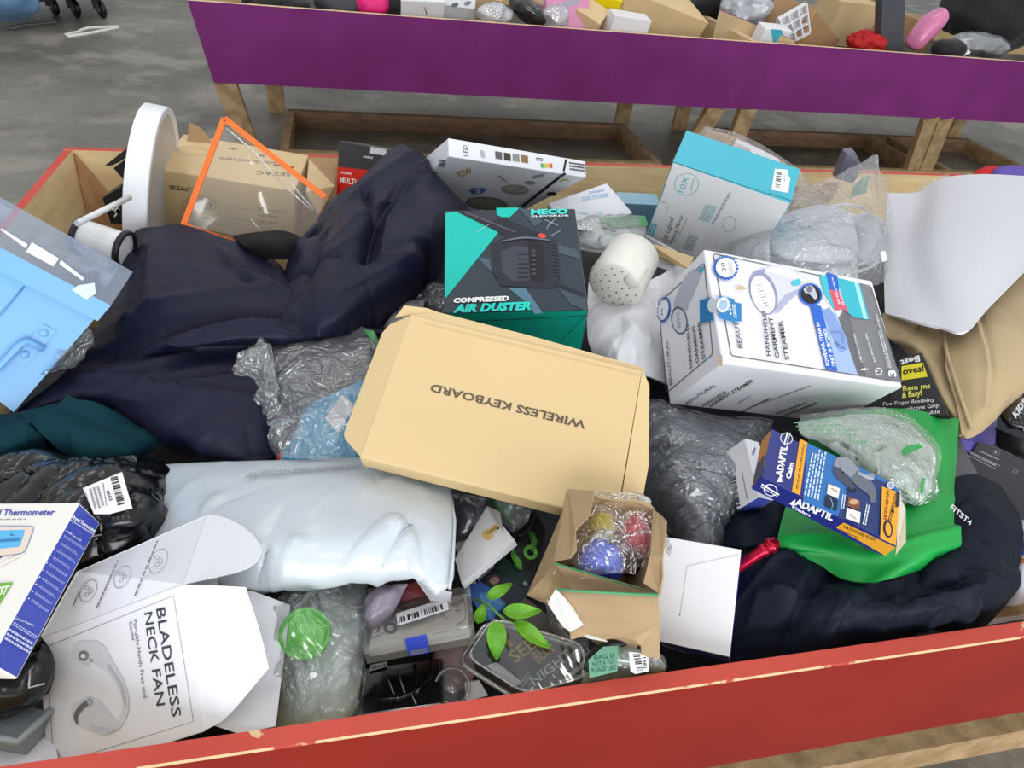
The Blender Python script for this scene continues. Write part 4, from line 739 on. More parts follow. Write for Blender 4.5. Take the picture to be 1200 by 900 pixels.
G = loft([[(384, 238, .035), (410, 215, .075), (440, 190, .10), (462, 171, .115), (472, 168, .12), (484, 178, .11), (492, 192, .09), (497, 208, .06)],
          [(372, 252, .04), (400, 232, .09), (435, 215, .115), (470, 206, .125), (490, 204, .12), (505, 212, .11), (525, 222, .095), (546, 240, .06)],
          [(352, 272, .05), (385, 262, .09), (425, 250, .12), (455, 244, .105), (480, 240, .115), (505, 246, .115), (525, 255, .095), (540, 262, .05)],
          [(338, 298, .045), (365, 298, .085), (400, 290, .11), (435, 285, .10), (465, 282, .11), (490, 285, .10), (510, 290, .07), (524, 292, .02)],
          [(328, 330, .04), (352, 335, .07), (385, 332, .10), (420, 325, .095), (455, 320, .09), (480, 322, .07), (500, 325, .03), (512, 326, .0)],
          [(318, 362, .045), (345, 368, .06), (378, 368, .08), (410, 362, .085), (435, 358, .07), (455, 356, .05), (470, 352, .02), (482, 346, .0)],
          [(312, 385, .04), (340, 392, .045), (370, 394, .055), (395, 392, .05), (415, 390, .04), (432, 388, .03), (444, 384, .02), (452, 378, .0)]], 130, 130)
G = wrinkle(G, .0025, 9, 47, .3, (.9, .6, 1.8)); G = creases(creases(G, 20, 21, .13, .012, .0060, .95, .4), 10, 22, .05, .006, .003)
G = folds(G, [([(372, 262, 0), (350, 310, 0), (330, 350, 0)], .010, -.014), ([(470, 172, 0), (455, 215, 0), (400, 285, 0), (340, 340, 0)], .012, .010), ([(495, 210, 0), (440, 238, 0), (395, 285, 0), (370, 320, 0)], .012, -.018), ([(540, 240, 0), (480, 262, 0), (420, 300, 0)], .012, .010), ([(430, 300, 0), (440, 330, 0), (430, 370, 0)], .008, -.012), ([(385, 330, 0), (365, 385, 0)], .008, -.009), ([(500, 260, 0), (455, 330, 0), (448, 375, 0)], .006, .008), ([(410, 225, 0), (380, 262, 0)], .006, .006), ([(330, 360, 0), (400, 372, 0)], .006, -.008)], 1.5)
sheet('hood', G, NAVY, .004, coat)
tc = empty('teal_cloth', at(80, 510, -.03), 'dark teal cloth bunched under the blue tub and the navy raincoat', 'cloth')
for i, rows in enumerate(([[(-30, 482, .0), (20, 486, .0), (60, 480, .0), (95, 476, -.02)], [(-30, 510, .01), (15, 512, .015), (50, 512, .0), (80, 510, -.03)], [(-30, 548, -.03), (10, 544, -.02), (50, 540, -.04), (85, 534, -.06)]],
                         [[(22, 483, .008), (60, 474, .015), (105, 470, .02), (150, 490, .0)], [(48, 508, .012), (85, 500, .025), (130, 500, .015), (185, 514, -.01)], [(75, 530, .0), (105, 530, .012), (145, 530, .005), (182, 524, -.02)], [(108, 554, -.02), (118, 556, -.02), (140, 550, -.025), (165, 540, -.04)]])):
    G = folds(creases(wrinkle(loft(rows, 60, 50), .002, 9, 50 + i, .4), 22, 50 + i, .07, .009, .004), [([(48, 508, 0), (70, 496, 0), (92, 482, 0)], .005, .010)] if i else []); sheet('fold', G, TEALC, .006, tc)
bb = empty('black_bagged_garment', at(90, 570, -.05), 'black garment in shiny black wrap with a barcode label, left of the grey mailer', 'bag')
G = wrinkle(loft([[(-30, 545, -.03), (30, 540, -.02), (70, 545, -.02), (120, 560, -.03), (180, 550, -.05), (200, 545, -.06)], [(-30, 570, -.02), (40, 560, .0), (90, 570, .01), (140, 575, .005), (180, 575, -.02), (192, 560, -.05)], [(-30, 610, -.04), (50, 610, -.01), (100, 620, .0), (140, 625, -.01), (165, 620, -.03), (175, 612, -.05)], [(-20, 640, -.06), (50, 650, -.04), (90, 660, -.03), (120, 660, -.03), (150, 645, -.05), (165, 640, -.07)]], 80, 60), .004, 10, 55, .5, (.4, .6, 1.6), .1); G = creases(G, 60, 31, .08, .008, .006, .5)
pillow('black_garment', G, BLACKC, .015, bb); G = creases(G, 40, 57, .05, .005, .004, .5); G[..., 2] += .003; pillow('film', G, BLACKBAG, .016, bb)
q = [at(97, 572, .050), at(143, 553, .050), at(155, 595, .045), at(128, 602, .045), at(110, 602, .045)]; o = plate('price_label', q, .0006, LABEL, bb); p = Print(o, q[0], (q[1] - q[0]).cross(q[2] - q[0])).zoom(0, 440, 4.5); p.bars((582, 540), (622, 690), (620, 530), 16).text('8552', (560, 612), (580, 665), (575, 606), '222226', .02).small((540, 570), (560, 690), (550, 566), 1, '8a8a90').small((470, 600), (500, 710), (530, 580), 3, '9a9aa0').text('aChina', (446, 620), (462, 690), (458, 616), '3a3a3e').done('print')
G = wrinkle(loft([[(-30, 770, -.06), (20, 775, -.06), (60, 730, -.07), (75, 700, -.08)], [(-30, 800, -.05), (10, 805, -.045), (40, 790, -.05), (60, 770, -.07)], [(-30, 835, -.07), (5, 838, -.07), (35, 825, -.07), (60, 810, -.08)]], 36, 30), .006, 26, 60, .5)
o = pillow('black_bag', G, BLACKBAG, .01, None, M=T(cen(G))); tag(o, 'black bag with a thin white outline, under the thermometer box', 'bag')
b = MB(); b.tube([at(35, 785, -.034), at(34, 806, -.034), at(52, 801, -.04)], .0009, mat('white_line', 'd0d0d4', .4), 6); b.obj('white_outline', o)
GPL = mat('grey_clear_plastic', '7d8488', .2, .5, coat=.3); tray = empty('grey_tray', at(20, 850, -.06), 'smoky grey plastic tray in the lower left corner under the black bag', 'tray')
b = MB(); A = [at(-40, 860, -.07), at(22, 872, -.07), at(60, 835, -.08), at(-10, 815, -.09)]; b.hexa([v + Vector((0, 0, -.03)) for v in A], A, GPL); b.obj('body', tray)
b = MB(); b.tube([A[0] + Vector((0, 0, .003)), A[1] + Vector((0, 0, .003)), A[2] + Vector((0, 0, .003))], .004, mat('grey_clear_edge', '9aa2a5', .2, .5), 8); b.obj('lip', tray)
q = [at(-40, 862, -.10), at(60, 842, -.10), at(70, 905, -.085), at(-40, 905, -.085)]; tag(plate('white_sheet', q, .002, MATTW, None, T(q[1])), 'white card at the lower left corner behind the red rim', 'card')

# ---- thermometer box
o = carton('thermometer_box', 'cream and blue infrared thermometer box at the left edge of the pile', 'box', (-.3377, .4427, .7407), (.9826, .0750, -.1123, -.1274), (.1358, .1477, .0362), mat('cream_card', 'ecebe4', .3, .45), {'+x': ink('3f4fae')})
p = face(o, '+z').zoom(0, 580, 4.09); p.text('Infrared Thermometer', (-130, 100), (264, 98), (-126, 70), '4a4fa8', .025, .25).small((-120, 122), (126, 118), (-120, 116), 1, '8a8a92')
p.stroke([(60, 300), (40, 270), (20, 190), (150, 170)], [20, 60, 90, 20], 'e9d6c8', 6).poly(crom_ring([(-20, 150), (168, 152), (120, 280), (-30, 300)], 24), 'e8d5c6').poly(crom_ring([(-10, 172), (124, 168), (98, 250), (-20, 262)], 12), '5db6ea').ring(crom_ring([(-20, 150), (168, 152), (120, 280), (-30, 300)], 24), 3, '6d84c8').stroke([(120, 282), (60, 310), (-10, 345)], [8, 14, 20], 'e9e4e0', 8).poly([(-5, 300), (14, 290), (10, 300), (-8, 312)], '2a2a2e').line((58, 185), (54, 195), 3, '30506e').line((54, 195), (72, 196), 3, '30506e').small((0, 230), (100, 222), (0, 205), 1, '3a80b4')
p.poly([(-60, 430), (66, 420), (0, 528), (-60, 600)], '6cb33a').text('TEST', (-45, 490), (40, 476), (-30, 448), 'f2f6ee', .03, .2).done()
p = face(o, '+x').zoom(0, 580, 4.09); p.text('Infrared Thermometer', (338, 108), (452, 182), (346, 90), 'eef0fa', .03).small((334, 122), (444, 192), (340, 112), 1, 'c4cbee')
for i in range(10): x, y = 292 - i * 18, 190 + i * 34; p.ell((x, y), 4, 3, 'eef0fa').small((x + 10, y + 12), (x + 104 - i, y + 72), (x + 16, y - 2), 2, 'a9b3e6', .5, i)
p.text('Contact Maintain', (60, 592), (150, 630), (64, 580), 'eef0fa').small((48, 622), (160, 690), (60, 604), 2, 'b4bdea').small((10, 690), (130, 760), (40, 630), 3, 'c4cbee').text('Infrared', (306, 176), (376, 222), (311, 166), 'eef0fa').done()

# ---- fan carton, open at one end
fc = {k: Vector(v) for k, v in (('TL', (-.30833, .42923, .66875)), ('TR', (-.16160, .40808, .75964)), ('BL', (-.28649, .32459, .60914)), ('BR', (-.13976, .30344, .70002)))}
fan = empty('fan_carton', fc['TL'], 'open white neck fan carton with its flaps out, by the front rim', 'box')
bTL, bTR = at(90, 670, -.004), at(243, 603, .036)
fr = plate('front_panel', [fc['TL'], fc['TR'], fc['BR'], fc['BL']], .0009, GLOSSW, fan); tp = plate('top_panel', [fc['TL'], bTL, bTR, fc['TR']], .0009, MATTW, fan)
dB = bTR - fc['TR']; bBR, bBL = fc['BR'] + dB, fc['BL'] + (bTL - fc['TL'])
plate('rear_panel', [bTL, bBL, bBR, bTR], .0009, MATTW, fan); plate('base_panel', [fc['BL'], fc['BR'], bBR, bBL], .0009, MATTW, fan)
tn = (bTR - fc['TR']).cross(at(307, 646, .045) - fc['TR'])
def tucked(pts, h): return [onplane(x, y, fc['TR'], tn) if h else at(x, y, z) for x, y, z in pts]
plate('tuck_flap', [fc['TR'], bTR] + tucked([(254, 604, .043), (268, 608, .047), (284, 616, .05), (297, 627, .052), (305, 638, .052), (307, 646, .05), (303, 656, .047), (292, 665, .045), (276, 671, .043), (252, 677, .041)], 1), .0009, MATTW, fan)
b = MB(); G = loft([[tuple(fc['TR']), tuple(at(250, 686, .047)), tuple(at(288, 688, .045))], [tuple(fc['TR'].lerp(fc['BR'], .5)), tuple(at(266, 740, .026)), tuple(at(306, 745, .022))], [tuple(fc['BR']), tuple(at(268, 838, -.01)), tuple(at(315, 783, .004))]], 16, 16, False)
b.shell(G, G - normals(G) * .0009, mat('sheen_white_card', 'e6e6ea', .22, .5, coat=.3, bump=.12, bscale=220)); b.obj('dust_flap', fan)
plate('lid_flap', tucked([(262, 690, .0), (297, 693, .0), (340, 709, -.005), (323, 851, -.035), (280, 860, -.035), (250, 850, -.03)], 0), .0009, MATTW, fan)
p = Print(fr, fc['TL'], (fc['TR'] - fc['TL']).cross(fc['BL'] - fc['TL'])).zoom(40, 590, 3)
p.ring([(45, 504), (491, 324), (561, 766), (236, 868), (70, 920)], 1.6, '55555a')
p.text('BLADELESS', (430, 372), (486, 752), (462, 364), '3c3c42', .004).text('NECK FAN', (388, 386), (432, 712), (418, 380), '3c3c42', .004).text('Portable,Hands Free and', (350, 410), (386, 684), (363, 406), '66666c').text('Cooler', (334, 418), (346, 486), (347, 414), '66666c')
p.stroke([(165, 545), (210, 520), (265, 570), (310, 640), (325, 715), (300, 775), (250, 770), (190, 730), (165, 690)], [60, 78, 40, 26, 22, 26, 80, 110, 70], 'd2d2d6', 40).ell((175, 520), 38, 38, 'd2d2d6').stroke([(262, 566), (308, 638), (325, 712)], [14, 12, 10], 'b9b9be', 14).ell((178, 535), 19, 19, 'a9a9ae')
for i in range(14): a = i * .449; p.line((178 + 11 * math.cos(a), 535 + 11 * math.sin(a)), (178 + 18 * math.cos(a), 535 + 18 * math.sin(a)), 3, '6a6a70')
p.ell((178, 535), 8, 8, 'e2e2e6').stroke([(158, 775), (152, 745), (175, 712), (206, 692)], [6, 14, 18, 20], '6c6c70', 14).poly([(190, 690), (205, 685), (212, 702), (198, 708)], 'b4b4b8').stroke([(200, 780), (250, 800), (300, 790)], [4, 20, 4], 'c4c4ca', 10).done()
p = Print(tp, fc['TL'], (fc['TR'] - fc['TL']).cross(bTL - fc['TL'])).zoom(40, 590, 3)
for (x, y, rx, ry) in ((192, 308, 26, 44), (312, 258, 26, 44), (440, 203, 28, 48)):
    p.ell((x, y), rx, ry, '77777c', .5, 28, hole=.94)
    for k in range(3): p.ell((x + 9 * math.cos(k * 2.1), y + 14 * math.sin(k * 2.1)), 7, 9, '77777c', k, 14, hole=.75)
for a, c in (((138, 360), (160, 310)), ((222, 365), (296, 200)), ((355, 325), (436, 130))): p.small(a, c, (a[0] + 7, a[1] + 2), 1, '77777c', .7)
p.done()

# ---- grey mailer, clear bag with blue packet, silver bag, rod
MAIL = mat('grey_mailer', 'c6ced5', .26, .5, coat=.2, bump=.08, bscale=16)
G = loft([[(188, 545, -.02), (250, 543, -.008), (330, 541, -.004), (430, 538, -.004), (480, 556, .0), (528, 571, .0)], [(178, 575, -.02), (250, 570, .006), (330, 568, .016), (430, 566, .016), (490, 578, .012), (532, 592, .004)], [(168, 610, -.025), (240, 612, .016), (330, 610, .028), (420, 606, .03), (490, 614, .022), (533, 620, .006)], [(166, 640, -.03), (235, 645, .012), (320, 645, .028), (420, 638, .032), (490, 640, .022), (532, 652, .004)], [(205, 672, -.035), (265, 676, .0), (335, 674, .012), (410, 667, .018), (478, 664, .012), (530, 682, .002)], [(250, 692, -.03), (290, 692, -.016), (340, 690, -.008), (403, 684, -.004), (470, 675, -.004), (512, 698, -.004)]], 120, 90)
G = wrinkle(G, .0018, 9, 61, .4, (.3, .7, 1.4), .06); G = creases(G, 20, 61, .05, .007, .0018, 1.2, .5); G = folds(G, [([(405, 686, 0), (440, 655, 0), (455, 640, 0)], .006, .005), ([(440, 680, 0), (478, 640, 0)], .005, -.006), ([(492, 690, 0), (478, 655, 0), (462, 635, 0)], .005, .006), ([(330, 688, 0), (352, 662, 0)], .005, .004), ([(300, 688, 0), (318, 668, 0)], .004, -.004), ([(240, 620, 0), (258, 600, 0)], .006, .003)])
o = pillow('grey_mailer', G, MAIL, .006, None, 12, M=T(cen(G))); tag(o, 'large shiny grey mailer bag lying below the buff keyboard carton', 'bag')
b = MB(); b.tube([at(527, 571, .004), at(533, 610, .014), at(531, 655, .015), at(527, 690, .008)], .0016, MAIL, 8); b.obj('seam', o)
p = Print(o, at(350, 551, .0195), Vector((0, .30, 1))).zoom(240, 360, 2.81); p.text('TO AVOID DANGER OF SUFFOCATION, KEEP AWAY FROM BABIES AND CHILDREN', (508, 524), (136, 556), (508, 532), '6d7278').text('DO NOT USE IN CRIBS, BEDS, CARRIAGES. THIS BAG IS NOT A TOY', (512, 518), (146, 544), (512, 526), '6d7278').done('printed_warning')
o = empty('clear_bag_blue_packet', at(370, 480, .0), 'crinkled clear bag holding a blue packet, left of the buff keyboard carton', 'bag')
q = [at(352, 478, -.01), at(445, 436, .005), at(418, 540, -.01), at(325, 546, -.03)]; pk = plate('blue_packet', q, .01, mat('packet_blue', '2fa0cc', .35, .45, var=.1), o)
p = Print(pk, q[0], (q[1] - q[0]).cross(q[2] - q[0])); p.poly([(381, 490), (401, 463), (416, 476), (396, 508)], LABEL).stroke([(333, 510), (326, 546)], 7, 'b03434').text('SPORTS', (327, 544), (333, 512), (331, 545), 'e6dada').done()
for k, (rows, am) in enumerate((([[(286, 404, .02), (330, 398, .035), (390, 388, .04), (430, 386, .04), (446, 400, .03)], [(280, 425, .01), (325, 430, .04), (380, 425, .05), (420, 425, .055), (440, 430, .04)], [(300, 462, .005), (335, 465, .03), (380, 470, .045), (412, 475, .04), (430, 480, .03)], [(318, 500, .0), (345, 505, .02), (380, 510, .025), (405, 515, .02), (418, 520, .01)], [(332, 536, -.01), (350, 538, .0), (375, 540, .005), (395, 540, .0), (410, 540, -.005)]], .009),
                               ([[(284, 408, .028), (300, 402, .034), (318, 400, .036)], [(279, 430, .02), (300, 430, .036), (322, 432, .04)], [(298, 470, .01), (312, 472, .025), (330, 474, .03)], [(316, 500, .005), (322, 505, .01), (334, 508, .015)]], .007))):
    G = creases(wrinkle(loft(rows, 90 if not k else 40, 80), am * .5, 16, 63 + k, .6), 80, k, .05, .006, .007, .8, .9); b = MB(); b.grid(G, CLEAR); b.obj('clear_film', o)
b = MB(); b.tube([at(316, 500, .0), at(318, 512, -.005), at(311, 522, -.006), at(305, 532, -.01)], [.003, .0015, .001, .0025], CLEAR, 6); b.obj('torn_tail', o)
b = MB(); b.grid(loft([[(425, 386, .048), (438, 388, .048), (443, 400, .04)], [(432, 395, .05), (440, 402, .045), (442, 412, .04)]], 8, 8), mat('leaf_green_print', '4f9a5e')); b.obj('green_print', o)
G = wrinkle(loft([[(455, 358, .0), (470, 352, .015), (500, 350, .02)], [(445, 380, -.005), (462, 378, .02), (490, 375, .03)], [(438, 402, -.01), (450, 405, .005), (470, 405, .01)]], 24, 24), .006, 30, 66, .6)
tag(pillow('silver_bag', G, mat('silver_bag_film', '9a9a9e', .22, .55, coat=.4, bump=.4, bscale=25), .006, None, M=T(cen(G))), 'silver plastic bag showing above the buff keyboard carton corner', 'bag')
G = wrinkle(loft([[(500, 333, .02), (512, 331, .03), (524, 334, .03)], [(496, 350, .02), (508, 352, .03), (524, 354, .03)], [(500, 365, .0), (512, 370, .01), (524, 372, .01)]], 20, 20), .004, 45, 67, .6); b = MB(); b.grid(G, CLEAR, False); tag(b.obj('clear_wrap', None, T(cen(G))), 'scrap of clear wrap beside the teal-black carton lower left side', 'wrap')
b = MB(); b.tube([at(457, 353, .022), at(494, 347, .026)], .0035, STEEL, 14); tag(b.obj('steel_rod', None, T(at(457, 352, .02))), 'short shiny steel rod lying beside the navy raincoat', 'rod')

# ---- air duster carton
DUST = mat('slate_card', '2e3943', .32, .45); TEAL2 = mat('teal_card', '0f9c86', .35, .45)
o = carton('duster_carton', 'teal and dark slate air duster carton in the middle of the pile', 'box', (.2227, .8589, .8072), (.9839, .1549, -.0597, -.0663), (.1942, .1963, .0906), DUST, {'-y': TEAL2, '+y': TEAL2})
p = face(o, '+z').zoom(510, 230, 4.444)
p.poly([(54, 88), (130, 80), (300, 215), (328, 185), (50, 535)], '0fbcae').poly([(54, 88), (165, 76), (332, 186), (50, 538)], '0fbcae').poly([(318, 62), (440, 60), (390, 110), (322, 110)], '0fbcae')
for q_, k in (([(220, 320), (305, 330), (300, 400), (280, 380)], '4b5d69'), ([(600, 240), (735, 280), (760, 330), (650, 300)], '44535e'), ([(380, 480), (470, 480), (560, 610), (520, 615), (480, 560)], '52798a'), ([(640, 480), (780, 530), (790, 600), (700, 560)], '3f4d58'), ([(430, 60), (490, 75), (560, 130), (520, 160)], '44535e')): p.poly(q_, k)
p.poly([(110, 82), (250, 70), (440, 150), (560, 200), (470, 215), (380, 215), (330, 190)], '23242e').poly([(250, 72), (345, 112), (300, 150), (180, 92)], '34343f').line((270, 155), (345, 112), 5, '16161e').line((150, 84), (420, 190), 6, '5a5a66')
p.poly([(290, 255), (370, 212), (480, 205), (620, 230), (640, 440), (615, 480), (500, 478), (340, 468), (300, 400)], '262731').poly([(340, 290), (420, 260), (495, 270), (500, 440), (400, 445), (350, 400)], '3d3e4b').poly([(480, 225), (560, 250), (575, 400), (570, 455), (495, 440)], '191a22').poly([(595, 245), (635, 240), (650, 430), (612, 445)], '31323d')
for i in range(6): p.line((430, 306 + i * 24), (488, 306 + i * 24), 7, '22232c')
for i in range(10): p.line((602 + i, 255 + i * 18), (640 + i, 262 + i * 18), 5, '1b1c24')
for i in range(6): p.ell((512, 290 + i * 24), 14, 9, '3a3b47')
p.stroke([(350, 240), (470, 222), (600, 236)], [6, 10, 6], '666775', 14).ell((556, 213), 22, 12, 'd2473a', .2).line((630, 458), (780, 522), 8, '1d1e26').line((292, 330), (320, 420), 14, '30313b')
p.text('MECO', (497, 102), (690, 98), (498, 76), '45d9d0', .05).text('ELEVERDE', (500, 116), (694, 112), (500, 107), 'dfe6ea', .02).text('COMPRESSED', (94, 562), (384, 550), (98, 538), 'f0f2f3', .055).text('AIR DUSTER', (94, 612), (500, 596), (104, 572), '1fd3c4', .055, .1)
for a, c in (((570, 130), (640, 160)), ((600, 140), (580, 180)), ((600, 215), (655, 185)), ((215, 195), (280, 155)), ((630, 120), (600, 150))): p.line(a, c, 2, 'b9c4c8')
p.done()
face(o, '-y').zoom(510, 230, 4.444).line((640, 770), (780, 625), 2.5, '0a6f5f').line((210, 650), (795, 620), 3, '25323a').done('fold_line')

# ---- keyboard carton
o = carton('keyboard_carton', 'buff card keyboard carton lying upside down in the middle of the pile', 'box', (.1588, .5686, .7960), (.1880, -.0102, -.2252, .9559), (.2807, .1852, .0310), KRAFT, bev=.002)
M_ = parent_matrix(o).to_3x3()
p = face(o, '+z'); p.text('WIRELESS KEYBOARD', (687, 494), (506, 450), (685, 503), '5d5142', .025).line((494, 378), (750, 440), 1, 'd2b88a').done('lettering')
q = [(480, 369), (456, 380), (448, 390), (403, 508), (404, 514), (421, 536)]; f0 = onplane(480, 369, M_ @ Vector((0, 0, .0155)) + o.location, M_ @ Vector((0, 0, 1)))
nz = M_ @ Vector((0, 0, 1)); Pf = lambda x, y, d: onplane(x, y, o.location + nz * (.0155 + d), nz)
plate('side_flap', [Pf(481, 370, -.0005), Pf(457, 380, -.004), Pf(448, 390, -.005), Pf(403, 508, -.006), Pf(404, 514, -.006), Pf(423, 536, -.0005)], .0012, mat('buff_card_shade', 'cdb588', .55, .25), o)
plate('side_flap', [Pf(753, 433, -.0005), Pf(761, 452, -.004), Pf(760, 546, -.006), Pf(752, 590, -.006), Pf(724, 611, -.0005)], .0012, KRAFT, o)
plate('edge_flap', [Pf(474, 358, -.003), Pf(500, 361, -.003), Pf(514, 366, -.003), Pf(620, 393, -.003), Pf(755, 431, -.003), Pf(753, 434, -.0008), Pf(480, 369, -.0008), Pf(463, 372, -.003)], .0012, KRAFT, o)

# ---- torn carton with bagged bottles
tb = empty('torn_carton', at(700, 690, .0), 'torn open brown carton holding small bagged coloured bottles, by the front rim', 'box')
tBL, tBR, tFR, tFL = at(668, 580, .075), at(765, 597, .075), at(771, 696, .065), at(651, 661, .065); dn = [at(618, 697, -.005), None, None, at(641, 707, -.015)]
dnv = dn[0] - tBL; dnf = dn[3] - tFL; lo = {'BL': dn[0], 'FL': dn[3], 'BR': tBR + (dnv + dnf) / 2, 'FR': tFR + (dnv + dnf) / 2}
plate('left_wall', [tBL, tFL, lo['FL'], lo['BL']], .002, KRAFT_IN, tb); plate('rear_wall', [tBL, tBR, lo['BR'], lo['BL']], .002, KRAFT_IN, tb); plate('right_wall', [tBR, tFR, lo['FR'], lo['BR']], .002, KRAFT_IN, tb); fw = plate('front_wall', [tFL, tFR, lo['FR'], lo['FL']], .002, KRAFT_IN, tb); mat('green_card', '4c9b6c', .45, .35)
plate('base', [lo['BL'], lo['BR'], lo['FR'], lo['FL']], .002, KRAFT_IN, tb)
plate('left_flap', [at(663, 577, .077), at(666, 573, .08), at(696, 575, .092), at(691, 603, .093), at(674, 622, .09), at(675, 645, .086), at(668, 654, .08), at(649, 658, .067)], .002, KRAFT_IN, tb)
plate('right_flap', [at(765, 597, .076), at(771, 601, .08), at(780, 610, .085), at(779, 632, .085), at(775, 655, .082), at(776, 676, .078), at(773, 696, .066), at(754, 683, .078), at(762, 650, .08)], .002, KRAFT_IN, tb)
plate('rear_flap', [at(692, 584, .076), at(700, 584, .082), at(722, 587, .085), at(745, 588, .084), at(762, 592, .08), at(765, 597, .076), at(764, 603, .07), at(730, 592, .06)], .002, KRAFT_IN, tb)
fg = [(651, 690, .066), (690, 693, .067), (771, 697, .069), (773, 730, .056), (773, 771, .042), (752, 766, .043), (751, 756, .046), (743, 748, .05), (730, 745, .05), (708, 748, .049), (690, 742, .05), (669, 748, .048), (668, 740, .05), (676, 733, .053), (668, 716, .058), (660, 702, .063)]
ff = plate('front_flap', [at(*v) for v in fg], .002, KRAFT_IN, tb)
plate('torn_paper', [at(651, 691, .068), at(660, 700, .066), at(672, 715, .06), at(683, 733, .055), at(668, 741, .052), at(655, 728, .054), at(642, 708, .058), at(645, 700, .062)], .001, mat('white_liner', 'dcdad6', .5, .3), tb)
plate('white_liner', [at(641, 703, .045), at(660, 735, .037), at(690, 748, .033), at(712, 752, .033), at(700, 740, .037), at(675, 720, .043)], .001, mat('white_liner', 'dcdad6'), tb)
p = Print(fw, tFL, (tFR - tFL).cross(lo['FL'] - tFL)).zoom(600, 560, 3.75); p.poly([(190, 370), (640, 505), (640, 520), (186, 384)], '4c9b6c').poly([(180, 420), (196, 390), (520, 490), (470, 520), (300, 480)], 'd9d7d2').small((250, 425), (440, 485), (252, 414), 2, '5b5b5e').small((210, 410), (260, 428), (213, 402), 1, '2d2d30').done('shipping_label')
b = MB(); b.tube([at(653, 691, .068), at(690, 693.5, .069), at(771, 697.5, .071)], .0012, mat('green_card', '4c9b6c'), 6); b.obj('green_edge', ff)
for k, (nm, px, py, dz, r, cl, lb) in enumerate((('yellow_bottle', 703, 622, .035, (.014, .018, .016), 'd8c52c', 'yellow bottle in a clear baggie inside the torn brown carton'), ('red_bottle', 744, 629, .04, (.013, .022, .015), 'c42a36', 'red bottle in a clear baggie inside the torn brown carton'), ('blue_bottle', 700, 664, .04, (.017, .014, .014), '3450d0', 'blue bottle in a clear baggie inside the torn brown carton'), ('dark_bottle', 733, 655, .02, (.014, .015, .013), '2c1a1e', 'dark bottle in a clear baggie inside the torn brown carton'), ('amber_bottle', 684, 620, .025, (.009, .014, .012), '9a6a18', 'amber bottle beside the yellow one inside the torn brown carton'))):
    c = at(px, py, dz); c = c + Vector((0, 0, .012)); r = tuple(1.3 * v for v in r); o = empty(nm, c, lb, 'bottle'); ax = Vector((.2 + .3 * (k % 2), .9, .15)).normalized(); R0 = r[0]
    b = MB(); b.lathe([(0, -r[1]), (R0 * .8, -r[1]), (R0, -r[1] * .8), (R0, r[1] * .3), (R0 * .5, r[1] * .7), (R0 * .4, r[1])], mat('bottle_' + cl, cl, .2, .5, coat=.4), c, ax, 20); b.obj('body', o)
    b = MB(); b.lathe([(R0 * .45, r[1] * .9), (R0 * .45, r[1] * 1.3), (0, r[1] * 1.3)], mat('bottle_cap', 'd9d9d4', .3), c, ax, 16); b.obj('cap', o)
    w_ = R0 * 1.6; G = creases(np.array([[tuple(c + Vector((u * w_ * (1 - .25 * abs(v)), v * r[1] * 1.45, R0 * 1.15 * (1 - u * u * .7) * (1 - v * v * .6) + .003))) for u in np.linspace(-1, 1, 34)] for v in np.linspace(-1, 1, 34)]), 18, 70 + k, .03, .004, .004)
    b = MB(); b.grid(G, film('baggie_film', 'f8f8f8', .05, .13, .12, .9, 24)); b.obj('baggie', o)
# ---- right of the keyboard carton: grey bag, small boxes, navy jacket, green cloth
DGB = mat('smoke_poly', '85888f', .22, .5, coat=.35, bump=.25, bscale=14, col2='50535a', vscale=9)
gb = empty('smoky_bag', at(830, 545, -.02), 'smoky grey plastic bag between the buff keyboard carton and small barcode box', 'bag')
G = wrinkle(loft([[(752, 470, -.03), (785, 476, -.03), (830, 490, -.03), (880, 492, -.03), (905, 495, -.04)], [(756, 510, -.03), (790, 515, .005), (835, 520, .01), (870, 520, .0), (890, 520, -.03)], [(756, 555, -.04), (795, 560, .0), (835, 560, .01), (860, 560, .0), (875, 560, -.03)], [(768, 590, -.05), (800, 600, -.01), (835, 605, .0), (855, 605, -.01), (868, 600, -.04)], [(790, 622, -.06), (815, 635, -.03), (838, 638, -.03), (852, 632, -.03), (862, 622, -.05)]], 90, 90), .004, 9, 71, .5, (-.8, .5, 1.7)); G = creases(G, 60, 71, .09, .009, .006, -.75, .35)
b = MB(); b.shell(G, G - normals(G) * .01, DGB, True); b.obj('grey_contents', gb); G = creases(G, 50, 72, .05, .005, .005, -.75, .6); G = G + normals(G) * .005; b = MB(); b.grid(G, film('smoke_film', 'd8dce4', .14, .12, .12, .8, 15)); b.obj('film', gb)
o = carton('barcode_box', 'small white box with a barcode and blue base, left of the blue and orange box', 'box', (.4444, .4965, .7467), (.7935, .0649, -.5868, -.1474), (.0372, .0773, .0219), MATTW, {'-y': ink('3c4a9c')}, bev=.0008)
p = face(o, '+z').zoom(740, 450, 3.914); p.bars((478, 420), (500, 560), (456, 428), 16, '25252a').small((510, 400), (535, 530), (505, 404), 3, '66666c').done()
o2 = face(o, '+x').zoom(740, 450, 3.914); o2.text('der', (560, 330), (572, 290), (548, 326), '4a5ab0', .02).done('lettering')
o = carton('calming_collar_box', 'blue and orange dog collar box lying on the green cloth', 'box', (.4789, .4209, .7988), (.8774, .1049, .0149, .4678), (.0771, .1465, .0230), mat('deep_blue_card', '1f2a78', .3, .45), {'+y': mat('kraft_orange', 'c98e4a', .45), '-y': mat('cream_flap', 'd9d2bd', .5)}, bev=.0008)
p = face(o, '+z').zoom(860, 480, 4.285)
